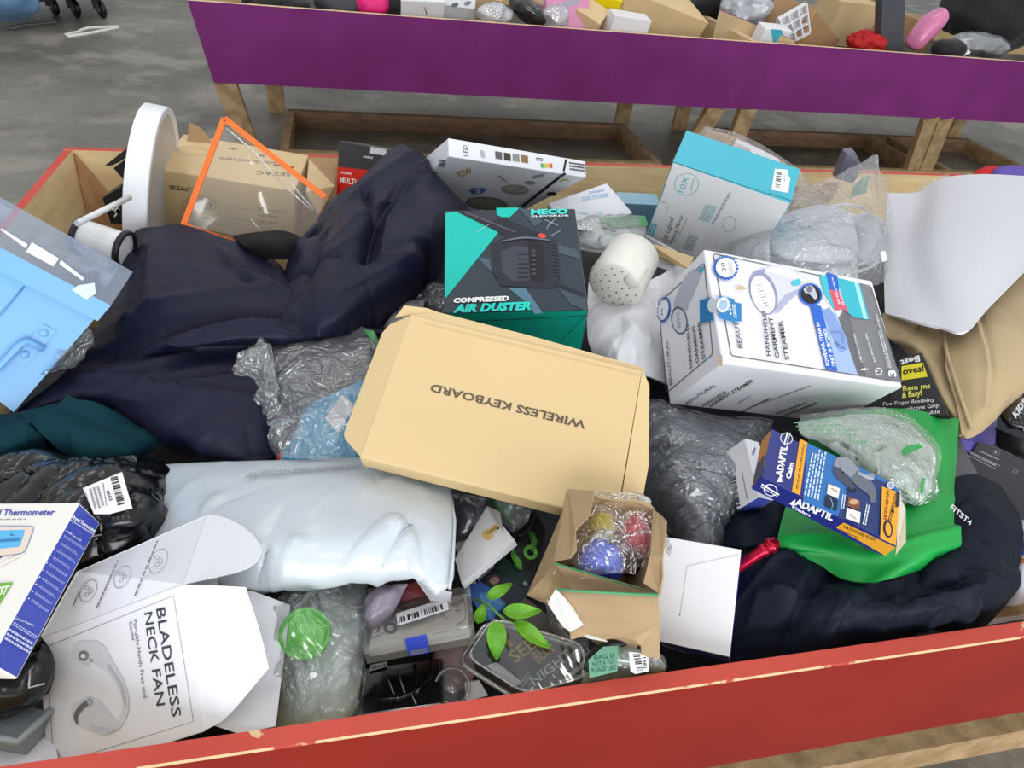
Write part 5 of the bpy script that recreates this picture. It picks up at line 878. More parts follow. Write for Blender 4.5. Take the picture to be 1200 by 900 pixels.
p.poly([(368, 168), (800, 372), (830, 420), (800, 660), (345, 462)], '2e6fb4').poly([(600, 300), (800, 385), (795, 655), (520, 540)], '22386e').poly([(330, 148), (368, 166), (330, 430), (290, 414)], 'f0a52e').small((310, 400), (345, 175), (322, 402), 2, '5a4320')
p.text('ADAPTIL', (240, 340), (268, 186), (206, 332), 'f2f4fa', .04).text('Calm', (282, 352), (298, 270), (258, 346), 'f2f4fa', .04).poly([(212, 366), (236, 322), (240, 366)], 'f2f4fa').ell((262, 148), 32, 28, 'e6e9f4', .3, 24, hole=.88).line((250, 178), (268, 116), 8, 'e6e9f4').line((263, 178), (281, 118), 3, 'e6e9f4')
p.small((350, 430), (395, 190), (430, 462), 5, 'c9dcf0', .5, 3)
p.stroke([(505, 290), (530, 270), (560, 280), (600, 320), (640, 350), (700, 330)], [20, 60, 70, 60, 44, 20], '8b919c', 18).stroke([(500, 290), (520, 320), (560, 360), (600, 400)], [14, 44, 40, 20], '454b59', 14).stroke([(600, 330), (650, 370), (690, 420), (695, 470)], [60, 70, 44, 20], '656b78', 14).ell((545, 318), 6, 5, '15171d').ell((604, 405), 10, 8, '1b1d24').stroke([(620, 320), (670, 345), (700, 350)], [10, 16, 10], 'a9aeb8', 10).stroke([(560, 400), (590, 412), (612, 400)], 6, '22252e', 8)
p.poly([(470, 376), (528, 400), (520, 452), (462, 426)], 'efe3d8').poly([(458, 432), (518, 458), (512, 512), (450, 486)], '16243f').poly([(570, 440), (630, 464), (624, 512), (564, 488)], '7c4a30').poly([(562, 496), (632, 520), (626, 576), (556, 550)], 'e4e2e0').ell((598, 468), 24, 14, 'c9a284').stroke([(480, 450), (492, 480), (485, 505)], 3, '8fb6d8').line((485, 400), (520, 420), 3, '6a4a3a').line((575, 530), (610, 555), 4, 'c98a5a')
p.small((530, 500), (540, 430), (552, 505), 2, 'dbe6f4').small((640, 580), (660, 480), (662, 588), 2, 'dbe6f4').ell((782, 386), 18, 18, 'e8eaf0').ell((782, 386), 14, 14, '99a2b8')
p.poly([(738, 392), (826, 424), (806, 688), (728, 652)], 'efa42a').poly([(806, 415), (828, 424), (824, 492), (804, 498)], '2a2c3a').ell((766, 604), 24, 46, '22242c', -.1, 28).ell((768, 606), 14, 34, 'efa42a', -.1, 28).text('S-M DOG AND PUPPY', (758, 560), (776, 410), (742, 556), '4a3412', .02).small((766, 562), (800, 430), (786, 566), 2, '6a4c1e').poly([(780, 520), (790, 495), (800, 525)], '1d1e26').done()
p = face(o, '-x').zoom(860, 480, 4.285)
p.poly([(512, 590), (552, 566), (812, 690), (760, 732)], 'd79a2a').text('S-M DOG AND PUPPY', (548, 590), (708, 662), (552, 576), '4a3412', .03).small((530, 602), (630, 648), (536, 594), 1, '6a4c1e').text('ADAPTIL', (304, 474), (494, 556), (316, 440), 'f2f4fa', .045).poly([(278, 470), (310, 448), (302, 484)], 'f2f4fa').text('Calm', (290, 490), (382, 536), (294, 478), 'f2f4fa', .03).ell((185, 402), 36, 30, 'e6e9f4', .4, 24, hole=.86).line((140, 372), (228, 425), 8, 'e6e9f4').line((136, 384), (220, 434), 4, 'e6e9f4').done()
p = face(o, '+y').zoom(860, 480, 4.285); p.text('ADAPTIL', (110, 350), (165, 230), (98, 340), '3a3a60', .03).poly([(95, 380), (120, 270), (150, 240), (148, 330)], '55566e').done()
M_ = parent_matrix(o); C_ = lambda a, b_, c_: M_ @ Vector((a * .0771 / 2, b_ * .1465 / 2, c_ * .0230 / 2)); ou = M_.to_3x3() @ Vector((0, -1, 0))
plate('end_flap', [C_(1, -1, 1), C_(.5, -1, 1) + ou * .010, C_(-.6, -1, .6) + ou * .013, C_(-1, -1, -.2) + ou * .008, C_(-1, -1, 1)], .0008, mat('cream_flap', 'd9d2bd', .5), o)

gc = empty('green_cloth', at(1040, 600, .03), 'bright green nylon bag lying under the blue and orange box', 'bag')
G = loft([[(958, 490, .0), (1000, 482, .015), (1040, 478, .022), (1080, 482, .026), (1124, 491, .026)], [(942, 530, .01), (990, 530, .02), (1040, 535, .028), (1085, 540, .032), (1121, 545, .03)], [(925, 580, .015), (975, 585, .02), (1035, 590, .032), (1085, 592, .042), (1119, 600, .04)], [(911, 632, .015), (960, 635, .02), (1025, 640, .03), (1085, 636, .045), (1127, 634, .045)], [(918, 645, .005), (962, 652, .012), (1020, 664, .02), (1075, 655, .038), (1120, 648, .03)], [(944, 652, .0), (975, 672, .008), (1005, 682, .01), (1045, 678, .022), (1114, 654, .02)]], 70, 70)
G = folds(wrinkle(G, .0022, 12, 81, .4), [([(1000, 655, 0), (1060, 650, 0), (1125, 630, 0)], .008, -.006), ([(1020, 668, 0), (1080, 656, 0), (1118, 644, 0)], .006, .006), ([(1095, 495, 0), (1100, 560, 0), (1098, 620, 0)], .008, -.003), ([(920, 640, 0), (960, 640, 0)], .006, .004), ([(1060, 600, 0), (1110, 612, 0)], .008, .004)])
sheet('panel', G, GREEN, .003, gc); b = MB(); b.tube([at(912, 634, .017), at(940, 652, .006), at(985, 672, .006)], .0016, GREEN, 8); b.obj('hem_cord', gc)
pb = empty('green_print_bag', at(1010, 540, .05), 'clear bag printed green holding white padding, on the green cloth', 'bag')
G = wrinkle(loft([[(935, 490, .03), (980, 484, .045), (1030, 482, .05), (1060, 490, .045)], [(940, 505, .04), (1000, 508, .062), (1055, 512, .066), (1096, 520, .05)], [(975, 530, .04), (1020, 540, .066), (1060, 545, .07), (1099, 545, .052)], [(1020, 560, .035), (1045, 575, .055), (1070, 582, .06), (1092, 570, .045)], [(1050, 585, .03), (1065, 592, .04), (1078, 594, .04), (1088, 588, .03)]], 70, 60), .004, 14, 83, .5)
pillow('white_padding', G - normals(G) * .006, mat('white_padding', 'd5d9d8', .6, .3, bump=.25, bscale=40), .008, pb)
b = MB(); b.grid(creases(G, 60, 85, .04, .005, .005) + np.array([0, 0, .006]), film('green_print_film', 'e4f2e6', .14, .13, .12, .9, 16)); b.obj('printed_film', pb)
GP = mat('green_film_ink', '5d9c6c', .4, .4)
p = Print(pb, at(1000, 515, .082), Vector((.1, -.35, .93))).zoom(860, 480, 4.285)
for i in range(4): p.small((300 + i * 10, 70 + i * 18), (520 + i * 45, 50 + i * 28), (302 + i * 10, 64 + i * 18), 1, GP, .9, i)
p.text('5836', (590, 178), (668, 170), (592, 160), GP, .02).stroke([(720, 210), (750, 190), (770, 205)], [10, 20, 8], GP, 8).done('green_lettering')
for rows in ([[(1056, 528, .086), (1064, 522, .088), (1078, 520, .084)], [(1058, 534, .086), (1068, 530, .087), (1082, 524, .082)]], [[(1080, 560, .076), (1084, 560, .074)], [(1078, 578, .068), (1082, 578, .066)]], [[(1050, 540, .087), (1056, 544, .087)], [(1040, 535, .087), (1046, 538, .087)]]):
    b = MB(); b.grid(loft(rows, 10, 10), mat('green_tape', '2f9a46', .4)); b.obj('green_tape', pb)

jk = empty('navy_jacket', at(1040, 690, .02), 'dark navy jacket with small white lettering heaped along the front rim', 'jacket')
G = loft([[(896, 600, -.02), (950, 600, .0), (1010, 600, .005), (1060, 590, .01), (1105, 565, .02), (1140, 556, .025), (1172, 570, .01)],
          [(880, 632, -.01), (930, 640, .0), (1000, 645, .004), (1060, 640, .015), (1115, 612, .03), (1160, 600, .04), (1198, 612, .01)],
          [(868, 660, -.01), (920, 670, .01), (985, 688, .01), (1050, 685, .02), (1110, 665, .035), (1155, 645, .04), (1195, 650, .01)],
          [(863, 695, -.02), (920, 705, .0), (985, 712, .01), (1045, 710, .02), (1100, 700, .03), (1150, 685, .035), (1194, 682, .005)],
          [(860, 735, -.03), (920, 742, -.02), (985, 738, -.01), (1045, 730, .0), (1095, 724, .01), (1140, 716, .01), (1178, 705, -.01)],
          [(856, 776, -.06), (915, 768, -.045), (980, 758, -.04), (1035, 752, -.035), (1080, 748, -.035), (1120, 742, -.035), (1150, 736, -.05)]], 150, 120)
G = wrinkle(G, .0035, 8, 91, .4, (-.35, .6, 1.7)); G = creases(creases(G, 26, 91, .13, .012, .0070, .1, .6), 12, 92, .05, .006, .003)
G = folds(G, [([(985, 672, 0), (940, 700, 0), (925, 760, 0)], .008, -.012), ([(1000, 690, 0), (1040, 720, 0), (1120, 700, 0)], .008, -.009), ([(900, 660, 0), (925, 655, 0), (940, 675, 0), (930, 700, 0), (905, 690, 0)], .006, .008), ([(1125, 625, 0), (1160, 640, 0), (1190, 640, 0)], .007, -.007), ([(1130, 660, 0), (1165, 668, 0), (1190, 668, 0)], .006, -.007), ([(1060, 720, 0), (1120, 712, 0), (1165, 700, 0)], .007, .008), ([(960, 690, 0), (1000, 740, 0)], .008, .008), ([(1110, 690, 0), (1150, 695, 0), (1180, 690, 0)], .005, -.006), ([(890, 690, 0), (880, 750, 0)], .008, .007)])
sheet('body', G, NAVY2, .004, jk)
G = folds(wrinkle(loft([[(850, 600, -.03), (875, 588, -.01), (905, 585, .0), (925, 590, .0)], [(845, 620, -.02), (875, 612, .005), (910, 610, .012), (930, 612, .0)], [(850, 640, -.02), (875, 640, .0), (905, 635, .005), (925, 630, .0)]], 34, 30), .004, 16, 93, .5), [([(860, 620, 0), (900, 605, 0)], .006, .006)])
sheet('sleeve', G, NAVY2, .004, jk)
G = wrinkle(loft([[(800, 622, -.05), (825, 615, -.035), (850, 612, -.03), (870, 620, -.03)], [(805, 640, -.06), (830, 632, -.03), (852, 632, -.025), (868, 640, -.03)], [(830, 660, -.07), (845, 655, -.05), (860, 655, -.04), (868, 656, -.05)]], 30, 24), .004, 18, 94, .5)
sheet('cuff', G, NAVY2, .004, jk)
p = Print(jk, at(1128, 600, .046), Vector((.05, -.3, .95))).zoom(1120, 580, 5.625); p.text('FITST4', (-40, 90), (92, 205), (-22, 60), 'c9cdd2', .02).done('lettering')
rh = empty('red_tube', at(885, 652, .02), 'shiny red metal tube with ringed end poking out beside the white box', 'tube')
REDM = mat('red_anodised', 'c21a3c', .18, .5, metal=.75); a_, c_ = at(860, 668, .008), at(911, 634, .03); ax = (c_ - a_).normalized(); Ln = (c_ - a_).length
b = MB(); b.lathe([(0, -.02), (.0058, -.02), (.0058, Ln * .62), (.0072, Ln * .64), (.0072, Ln * .72), (.006, Ln * .74), (.006, Ln * .78), (.0085, Ln * .8), (.0085, Ln * .88), (.006, Ln * .9), (.0065, Ln * .97), (.004, Ln), (0, Ln)], REDM, a_, ax, 28); b.obj('barrel', rh)

# ---- right edge
BOXB = mat('black_purple_card', '2a262e', .3, .45)
q = [at(1140, 520, -.02), at(1215, 548, -.02), at(1215, 630, -.05), at(1120, 575, -.05)]; o = plate('flat_black_box', [at(1119, 560, -.055), at(1148, 517, -.02), at(1215, 545, -.02), at(1215, 640, -.06)], .03, BOXB, None, T(q[0])); tag(o, 'flat black box with faint white print at the right edge of the pile', 'box')
q = [at(1119, 560, -.055), at(1148, 517, -.02), at(1215, 545, -.02)]; p = Print(o, q[0], (q[1] - q[0]).cross(q[2] - q[0])).zoom(1090, 440, 7.5)
p.ring([(325, 660), (612, 795), (570, 822), (292, 680)], 5, 'a9a6ac').text('MODELLBREST', (568, 800), (325, 676), (580, 784), 'a9a6ac', .02).small((600, 745), (425, 665), (605, 735), 3, 'cfcdd2').ell((575, 680), 36, 20, '8f8c94', .3, 24, hole=.9).ell((575, 678), 12, 8, 'a9a6ac').small((720, 700), (530, 620), (725, 690), 1, '77757c').ell((745, 848), 26, 16, '9a989e', 0, 18, hole=.8).done()
q = [at(1108, 550, -.03), at(1124, 512, -.012), at(1148, 560, -.035), at(1136, 580, -.05)]; tag(plate('grey_flat_box', q, .02, mat('grey_card', '55545a', .4), None, T(q[0])), 'flat dark grey box between the green cloth and flat black box', 'box')
q = [at(1122, 515, -.018), at(1170, 480, -.03), at(1166, 520, -.03), at(1126, 530, -.03)]; o = plate('blue_violet_packet', q, .01, mat('violet_print', '4a52a8', .3, .45, col2='6d5aa6', vscale=30), None, T(q[0])); tag(o, 'small blue and violet packet under the beige trousers hem', 'packet')
G = wrinkle(loft([[(1170, 482, .0), (1190, 468, .01), (1215, 458, .01)], [(1175, 494, .005), (1195, 488, .015), (1215, 482, .015)], [(1182, 498, .0), (1200, 506, .005), (1215, 508, .0)]], 24, 20), .003, 30, 95, .5)
o = pillow('black_shiny_packet', G, BLACKBAG, .006, None, M=T(cen(G))); tag(o, 'shiny black packet with white lettering at the right edge below the trousers', 'packet')
p = Print(o, at(1192, 485, .028), Vector((-.1, -.4, .9))).zoom(1090, 440, 7.5); p.text('KIDS', (750, 380), (850, 240), (720, 330), 'c4c6ca', .03).done('lettering')
G = wrinkle(loft([[(1165, 500, -.03), (1190, 512, -.02), (1215, 515, -.02)], [(1168, 520, -.04), (1192, 528, -.025), (1215, 540, -.025)], [(1180, 530, -.05), (1200, 540, -.04), (1215, 552, -.04)]], 24, 20), .004, 20, 96, .5)
tag(sheet('black_cloth', G, BLACKC, .005, None, True, T(cen(G))), 'black cloth between the shiny black packet and flat black box', 'cloth')
G = wrinkle(loft([[(1186, 600, -.02), (1200, 610, .0), (1215, 615, .0)], [(1178, 650, -.03), (1196, 655, .0), (1215, 655, .005)], [(1165, 695, -.05), (1190, 695, -.02), (1215, 690, -.01)], [(1140, 735, -.07), (1180, 728, -.06), (1215, 720, -.05)]], 34, 40), .006, 14, 97, .5)
o = sheet('patterned_cloth', G, mat('white_lilac_cloth', 'd4d0d8', .6, .3), .004, None, True, T(cen(G))); tag(o, 'white patterned cloth with orange and blue print at the right edge behind the rim', 'cloth')
for (i0, i1, j0, j1, k, nm) in ((13, 15, 8, 30, 'c77a3c', 'orange_stripe'), (7, 12, 10, 26, '4a6db8', 'blue_print'), (31, 36, 6, 28, 'a98a6c', 'tan_print')):
    b = MB(); b.grid(G[i0:i1 + 1, j0:j1] + normals(G)[i0:i1 + 1, j0:j1] * .0006, ink(k)); b.obj(nm, o)
b = MB(); G = wrinkle(loft([[(1085, 212, .01), (1100, 207, .03), (1112, 204, .03)], [(1070, 224, .0), (1090, 222, .01), (1104, 216, .02)]], 16, 10), .004, 50, 98, .5); b.grid(G, film('green_print_film', 'e4f2e6'), False); o = b.obj('clear_wrap', None, T(cen(G))); tag(o, 'scrap of clear green-tinted wrap behind the white foam sheet', 'wrap')
tag(blob('purple_cloth', aty(1190, 206, 1.52), (.08, .03, .03), mat('violet_cloth', '5a4a9a', .7), .2, 12, 4), 'bit of purple cloth behind the white foam sheet by rear board', 'cloth'); tag(blob('red_cloth', aty(1158, 206, 1.54), (.05, .02, .025), mat('bright_red', 'b51a1c'), .2, 14, 5), 'bit of red cloth behind the white foam sheet by rear board', 'cloth')

# ---- front row by the rim
o = carton('white_blue_box', 'plain white box with a dark blue side, right of the torn brown carton', 'box', (.3372, .3766, .6931), (.9304, .2184, -.1843, -.2297), (.0864, .1066, .0642), GLOSSW, {'-y': ink('2b3f9a'), '+x': ink('4654b0')}, bev=.0008)
p = face(o, '+z').zoom(600, 560, 3.75); p.line((998, 336), (770, 388), 1.5, '9a9aa2').line((770, 388), (738, 602), 1.5, '8a8a92').ell((737, 602), 3, 3, '4a4a50')
p.done('fold_line_print'); p = face(o, '-y').zoom(600, 560, 3.75); p.small((660, 735), (770, 770), (662, 725), 1, 'c9cde6').done('lettering')
wc = empty('sealed_white_card', at(570, 640, -.01), 'flat white box closed with a round tan seal, below the keyboard carton', 'box')
q = [at(541, 684, -.03), at(533, 655, -.035), at(571, 593, -.02), at(603, 633, -.015)]; tp = plate('top_panel_card', q, .009, MATTW, wc)
plate('side_liner', [at(571, 593, -.019), at(582, 612, -.010), at(590, 622, -.008), at(586, 600, -.015)], .001, mat('liner_card', 'c4c2bd', .5), wc); plate('rear_card', [at(533, 640, -.045), at(560, 600, -.035), at(571, 593, -.03), at(540, 660, -.04)], .002, mat('liner_card', 'c4c2bd'), wc)
p = Print(tp, q[0], (q[1] - q[0]).cross(q[2] - q[0])).zoom(520, 570, 7.5); p.ell((388, 425), 50, 48, 'd9b878').poly([(390, 380), (470, 320), (522, 350), (430, 420)], 'd9b878').text('Capluph', (382, 428), (470, 366), (372, 408), '4a3a22', .02).poly([(465, 372), (485, 355), (488, 375), (474, 386)], '2a241c').small((150, 610), (180, 594), (148, 604), 1, 'b4b2b0').done('seal_print')
G = wrinkle(loft([[(528, 575, -.02), (545, 580, -.015), (572, 584, -.02)], [(532, 600, -.03), (548, 604, -.02), (562, 602, -.03)], [(532, 632, -.05), (540, 634, -.045), (548, 622, -.045)]], 24, 24), .005, 34, 101, .6)
tag(pillow('dark_film_packet', G, mat('dark_film', '3b3a42', .2, .55, coat=.4, bump=.5, bscale=30), .005, None, M=T(cen(G))), 'dark shiny packet tucked below the keyboard carton beside the grey mailer', 'packet')
gr = empty('green_printed_wrap', at(590, 605, -.03), 'clear wrap with a green patch below the keyboard carton', 'wrap')
G = loft([[(578, 586, -.03), (592, 590, -.03), (604, 594, -.03)], [(582, 600, -.035), (592, 604, -.03), (598, 606, -.03)], [(585, 612, -.04), (590, 612, -.04), (594, 610, -.04)]], 12, 12); b = MB(); b.grid(G, mat('deep_green_print', '2f8a3e', .4)); b.obj('green_patch', gr)
G = wrinkle(loft([[(580, 584, -.02), (605, 592, -.02), (622, 598, -.02)], [(588, 606, -.025), (605, 610, -.02), (618, 612, -.03)], [(596, 622, -.035), (602, 624, -.03), (606, 620, -.035)]], 16, 14), .003, 40, 102, .5); b = MB(); b.grid(G, HAZY); b.obj('clear_film', gr)
gd = empty('black_green_gadget', at(625, 650, -.06), 'black gadget with lime green clips beside the torn brown carton', 'gadget')
b = MB(); A = [at(594, 640, -.06), at(626, 598, -.045), at(640, 620, -.05), at(622, 690, -.08)]; b.hexa([v + Vector((0, 0, -.03)) for v in A], A, mat('black_plastic', '141517', .3, .5)); b.obj('body', gd)
LIME = mat('lime_plastic', '5fae3a', .3, .5)
b = MB(); G = loft([[(600, 644, -.045), (602, 643, -.045)], [(599, 652, -.044), (605, 650, -.042)], [(605, 662, -.045), (611, 658, -.045)], [(610, 668, -.05), (612, 666, -.05)]], 8, 14); b.shell(G, G - normals(G) * .003, LIME); b.obj('clip', gd)
c = at(621, 648, -.045); b = MB(); b.lathe([(.0045, 0), (.0085, 0), (.0085, .003), (.0045, .003), (.0045, 0)], LIME, c, (.1, -.3, .9), 24); b.obj('ring', gd)
b = MB(); b.tube([at(622, 625, -.045), at(626, 635, -.042), at(624, 645, -.045)], .004, mat('dark_green_plastic', '3c7a2e', .3), 10); b.obj('grip', gd)
b = MB(); b.tube([at(598, 625, -.04), at(612, 628, -.03), at(622, 618, -.035), at(628, 604, -.04)], .0012, BLK, 6); b.obj('cord', gd)
q = [at(544, 690, -.06), at(588, 650, -.05), at(625, 690, -.06), at(580, 740, -.085)]; o = plate('blue_cover_book', q, .012, mat('dark_book_cover', '1c2a38', .3, .45), None, T(q[0])); tag(o, 'paperback with a blue crystal cover under the plant stems', 'book')
p = Print(o, q[0], (q[1] - q[0]).cross(q[2] - q[0])).zoom(530, 680, 6.43); p.poly([(90, 60), (210, 10), (330, 90), (400, 190), (300, 300), (240, 310), (170, 180)], '3a6cc4').poly([(200, 90), (330, 110), (400, 180), (280, 290), (230, 200)], '4f96de').stroke([(210, 120), (260, 180), (300, 150), (370, 180)], 8, '8fb6e2', 10).stroke([(230, 230), (290, 220), (340, 250)], 6, 'a6c6ea', 10).zoom(520, 570, 7.5).poly([(460, 720), (560, 640), (760, 820), (700, 900), (600, 830)], '16382e').ell((430, 815), 60, 44, '4a3c44', -.2).ell((445, 830), 42, 32, 'b98c84', -.2).ell((428, 822), 9, 6, '3a2c30').line((450, 845), (470, 850), 4, '8a4a50').text('A SANDEL', (250, 852), (440, 676), (265, 876), 'd4d8e0', .02).text('S', (690, 850), (720, 880), (710, 832), 'b9c9c4', .02).done('cover')
# latch box
lb = empty('latch_box', (.0486, .3928, .6812), 'flat clear plastic case with a blue latch and patterned card inside, by the front rim', 'case', None, Quaternion((.9652, -.2443, -.0843, -.0400)))
LBF = film('case_plastic', 'e8eef2', .10, .07, .1, .05, 8); M_ = parent_matrix(lb); D_ = (.1063, .0797, .0201); W_ = lambda a, b_, c_: M_ @ Vector((a * D_[0] / 2, b_ * D_[1] / 2, c_ * D_[2] / 2))
def lbox(name, z0, z1, g, m):
    b = MB(); q0 = [W_(a * g, c * g, z0) for a, c in ((-1, -1), (1, -1), (1, 1), (-1, 1))]; q1 = [W_(a * g, c * g, z1) for a, c in ((-1, -1), (1, -1), (1, 1), (-1, 1))]; b.hexa(q0, q1, m); o = b.obj(name, lb); bv = o.modifiers.new('edge', 'BEVEL'); bv.width = .003; bv.segments = 3; bv.limit_method = 'ANGLE'; return o
lbox('tray', -1, -.05, .98, LBF); lbox('lid', .05, 1, 1.0, LBF)
crd = lbox('patterned_card', -.5, .35, .9, mat('sand_card', 'd2cabc', .5, .3))
for s_ in (-1, 1):
    b = MB(); b.hexa([W_(s_ * .25, -1.0, .1), W_(s_ * .95, -1.0, .1), W_(s_ * .95, -1.06, .1), W_(s_ * .25, -1.06, .1)], [W_(s_ * .25, -1.0, .9), W_(s_ * .95, -1.0, .9), W_(s_ * .95, -1.06, .9), W_(s_ * .25, -1.06, .9)], LBF); b.obj('hinge_lip', lb)
p = Print(crd, W_(0, 0, .35), M_.to_3x3() @ Vector((0, 0, 1))).zoom(310, 660, 4.5)
p.stroke([(560, 400), (700, 340), (860, 260), (1040, 250)], 3, '6a6258', 16).stroke([(600, 280), (640, 340), (720, 300), (800, 330)], 2, '6a6258', 14).stroke([(1000, 150), (1050, 200), (1060, 290), (1010, 330)], 3, '5a5248', 12).stroke([(850, 320), (900, 260), (980, 300)], 2, '6a6258', 10).stroke([(680, 220), (760, 240), (920, 175)], [8, 30, 12], '1b1b1d', 12).ell((665, 345), 36, 30, '1d1c1c').ell((662, 345), 18, 14, 'd2cabc').poly([(560, 345), (600, 268), (632, 264), (602, 372)], 'a3221f').text('Morocca', (590, 366), (622, 272), (568, 362), 'f0e4e0', .04).text('Do', (925, 292), (950, 285), (930, 268), '3a3a3c').small((985, 220), (1050, 190), (995, 235), 3, '55504a').done('card_print')
p = Print(lb, W_(0, 0, 1.02), M_.to_3x3() @ Vector((0, 0, 1))).zoom(310, 660, 4.5); p.poly([(692, 268), (962, 184), (972, 248), (706, 332)], LABEL).bars((712, 318), (948, 244), (708, 288), 16).text('3456', (812, 258), (752, 276), (814, 270), '2a2a2e', .02).small((902, 222), (822, 246), (904, 228), 1, '88888c').done('price_label')
b = MB(); zz = lambda x, y, d: onplane(310 + x / 4.5, 660 + y / 4.5, W_(0, -1, 0) + (M_.to_3x3() @ Vector((0, -d, 0))), M_.to_3x3() @ Vector((0, -1, 0))); A = [zz(738, 400, .001), zz(852, 374, .001), zz(872, 470, .001), zz(762, 492, .001)]; b.hexa(A, [zz(738, 400, .004), zz(852, 374, .004), zz(872, 470, .004), zz(762, 492, .004)], mat('blue_latch', '2440b4', .25, .5, coat=.3)); la = b.obj('blue_latch', lb)
b = MB(); b.hexa([zz(770, 462, .004), zz(856, 444, .004), zz(858, 470, .004), zz(772, 488, .004)], [zz(770, 462, .0055), zz(856, 444, .0055), zz(858, 470, .0055), zz(772, 488, .0055)], LBF); b.obj('latch_tab', la)
bt = carton('black_moulded_case', 'glossy black moulded case with two grooves under the clear latch case', 'case', (.0272, .3343, .6347), (.9706, -.2293, -.0558, -.0466), (.0827, .0753, .0450), mat('gloss_black', '0e0f12', .12, .6, coat=.5), bev=.004)
M_ = parent_matrix(bt); nz = M_.to_3x3() @ Vector((0, 0, 1)); PO = M_ @ Vector((0, 0, .0227)); zz = lambda x, y, d=0: onplane(310 + x / 4.5, 660 + y / 4.5, PO + nz * d, nz)
for pts in (((640, 585), (682, 690)), ((700, 565), (740, 685)), ((775, 690), (800, 745))): b = MB(); b.tube([zz(*v) for v in pts], .0008, mat('grey_rib', '777a82', .2, .5), 6); b.obj('rib', bt)
b = MB(); b.tube([zz(*v) for v in ((600, 720), (720, 712), (790, 680), (806, 600), (790, 540))], .0018, mat('gloss_black', '0e0f12'), 8); b.obj('raised_edge', bt); b = MB(); b.tube([zz(*v) for v in ((880, 480), (876, 610), (820, 650), (800, 690))], .0018, mat('gloss_black', '0e0f12'), 8); b.obj('raised_edge', bt)
p = Print(bt, PO + nz * .001, nz).zoom(310, 660, 4.5); p.poly([(560, 538), (650, 518), (646, 548), (554, 572)], LABEL).bars((566, 562), (640, 545), (567, 550), 10).done('label')
# green-lidded bottle in a bag
gl = empty('bagged_container', at(370, 760, -.06), 'frosted container with a bright green lid inside a clear bag, by the front rim', 'container')
FR_ = mat('frosted_plastic', 'bcc6c2', .3, .4, var=.05); q = [at(325, 700, -.05), at(432, 676, -.05), at(418, 842, -.065), at(335, 860, -.065)]
G = loft([[(330, 694, -.06), (370, 686, -.045), (405, 684, -.045), (428, 684, -.06)], [(328, 760, -.06), (370, 760, -.04), (400, 758, -.04), (424, 756, -.06)], [(325, 855, -.07), (365, 850, -.055), (395, 846, -.055), (415, 842, -.07)]], 30, 30); pillow('frosted_body', G, FR_, .010, gl)
c = at(357, 742, -.012); LG = mat('bright_green_plastic', '4fc214', .3, .5, coat=.2); ax = Vector((-.05, -.42, .9)); b = MB(); b.lathe([(0, -.003), (.018, -.003), (.0195, -.0025), (.020, .001), (.0225, .002), (.0235, .0005), (.0235, -.008), (.0225, -.010), (0, -.010)][::-1], LG, c, ax, 48); li = b.obj('green_lid', gl)
b = MB(); b.lathe([(.0105, -.0025), (.0115, -.0005), (.0125, -.0025)], LG, c, ax, 40); b.obj('lid_ring', li)
G = wrinkle(loft([[(318, 690, -.03), (350, 684, -.015), (390, 682, -.01), (431, 682, -.03)], [(316, 730, -.02), (350, 726, .004), (390, 724, -.004), (430, 725, -.03)], [(316, 785, -.03), (355, 790, -.012), (390, 788, -.02), (427, 785, -.04)], [(312, 862, -.06), (355, 850, -.045), (390, 846, -.045), (420, 842, -.06)]], 60, 80), .002, 16, 105, .6); G = creases(G, 60, 105, .05, .006, .005, 1.2, .8); b = MB(); b.grid(G, film('thin_clear_film', 'f8fafc', .05, .11, .1, .8, 14)); b.obj('clear_bag', gl)
G = wrinkle(loft([[(430, 690, -.03), (455, 686, -.02), (478, 684, -.02)], [(428, 715, -.035), (445, 712, -.025), (466, 706, -.03)], [(426, 738, -.05), (436, 736, -.045), (448, 730, -.045)]], 22, 22), .004, 40, 106, .6); tag(pillow('lilac_film_packet', G, mat('lilac_film', '8d8494', .2, .5, coat=.4, bump=.5, bscale=30), .004, None, M=T(cen(G))), 'crinkled lilac grey packet behind the clear latch case', 'packet')
q = [at(468, 690, -.03), at(490, 680, -.025), at(498, 698, -.03), at(470, 706, -.04)]; tag(plate('dark_red_card', q, .003, mat('dark_red_card', '6d2326', .4), None, T(q[0])), 'dark red card behind the clear latch case', 'card')
q = [at(488, 678, -.02), at(508, 690, -.016), at(530, 694, -.02), at(528, 704, -.03), at(505, 702, -.03)]; tag(plate('white_flap_card', q, .002, MATTW, None, T(q[0])), 'white card edge behind the clear latch case and below grey mailer', 'card')
# clamshell, second book, plant
cs = empty('clear_clamshell', at(615, 770, -.05), 'clear plastic clamshell lying over a dark book, by the front rim', 'clamshell'); CS = film('clamshell_plastic', 'eef1f4', .03, .12, .06, .12, 10)
A = [at(537, 776, -.05), at(612, 824, -.06), at(690, 802, -.045), at(685, 760, -.03), at(572, 727, -.035)]; b = MB(); B_ = [v.lerp(sum(A, Vector()) / 5, .10) + Vector((0, -.003, .016)) for v in A]
for i in range(5): j = (i + 1) % 5; b.poly([A[i], A[j], B_[j], B_[i]], CS)
b.poly(B_, CS); b.obj('shell', cs)
def rounded(A, k=.2, n=5):
    out = []; m_ = len(A)
    for i in range(m_):
        a, v, d = A[i - 1], A[i], A[(i + 1) % m_]
        for t in np.linspace(0, 1, n): out.append((v.lerp(a, k)) * (1 - t) ** 2 + v * (2 * t * (1 - t)) + v.lerp(d, k) * t ** 2)
    return out
CT = film('clamshell_rim', 'f2f4f6', .25, .25, .08, .1, 10); b = MB(); b.tube(rounded(A), .0022, CT, 8, True); b.obj('flange', cs); b = MB(); b.tube(rounded(B_), .0012, CT, 8, True); b.obj('inner_ridge', cs)
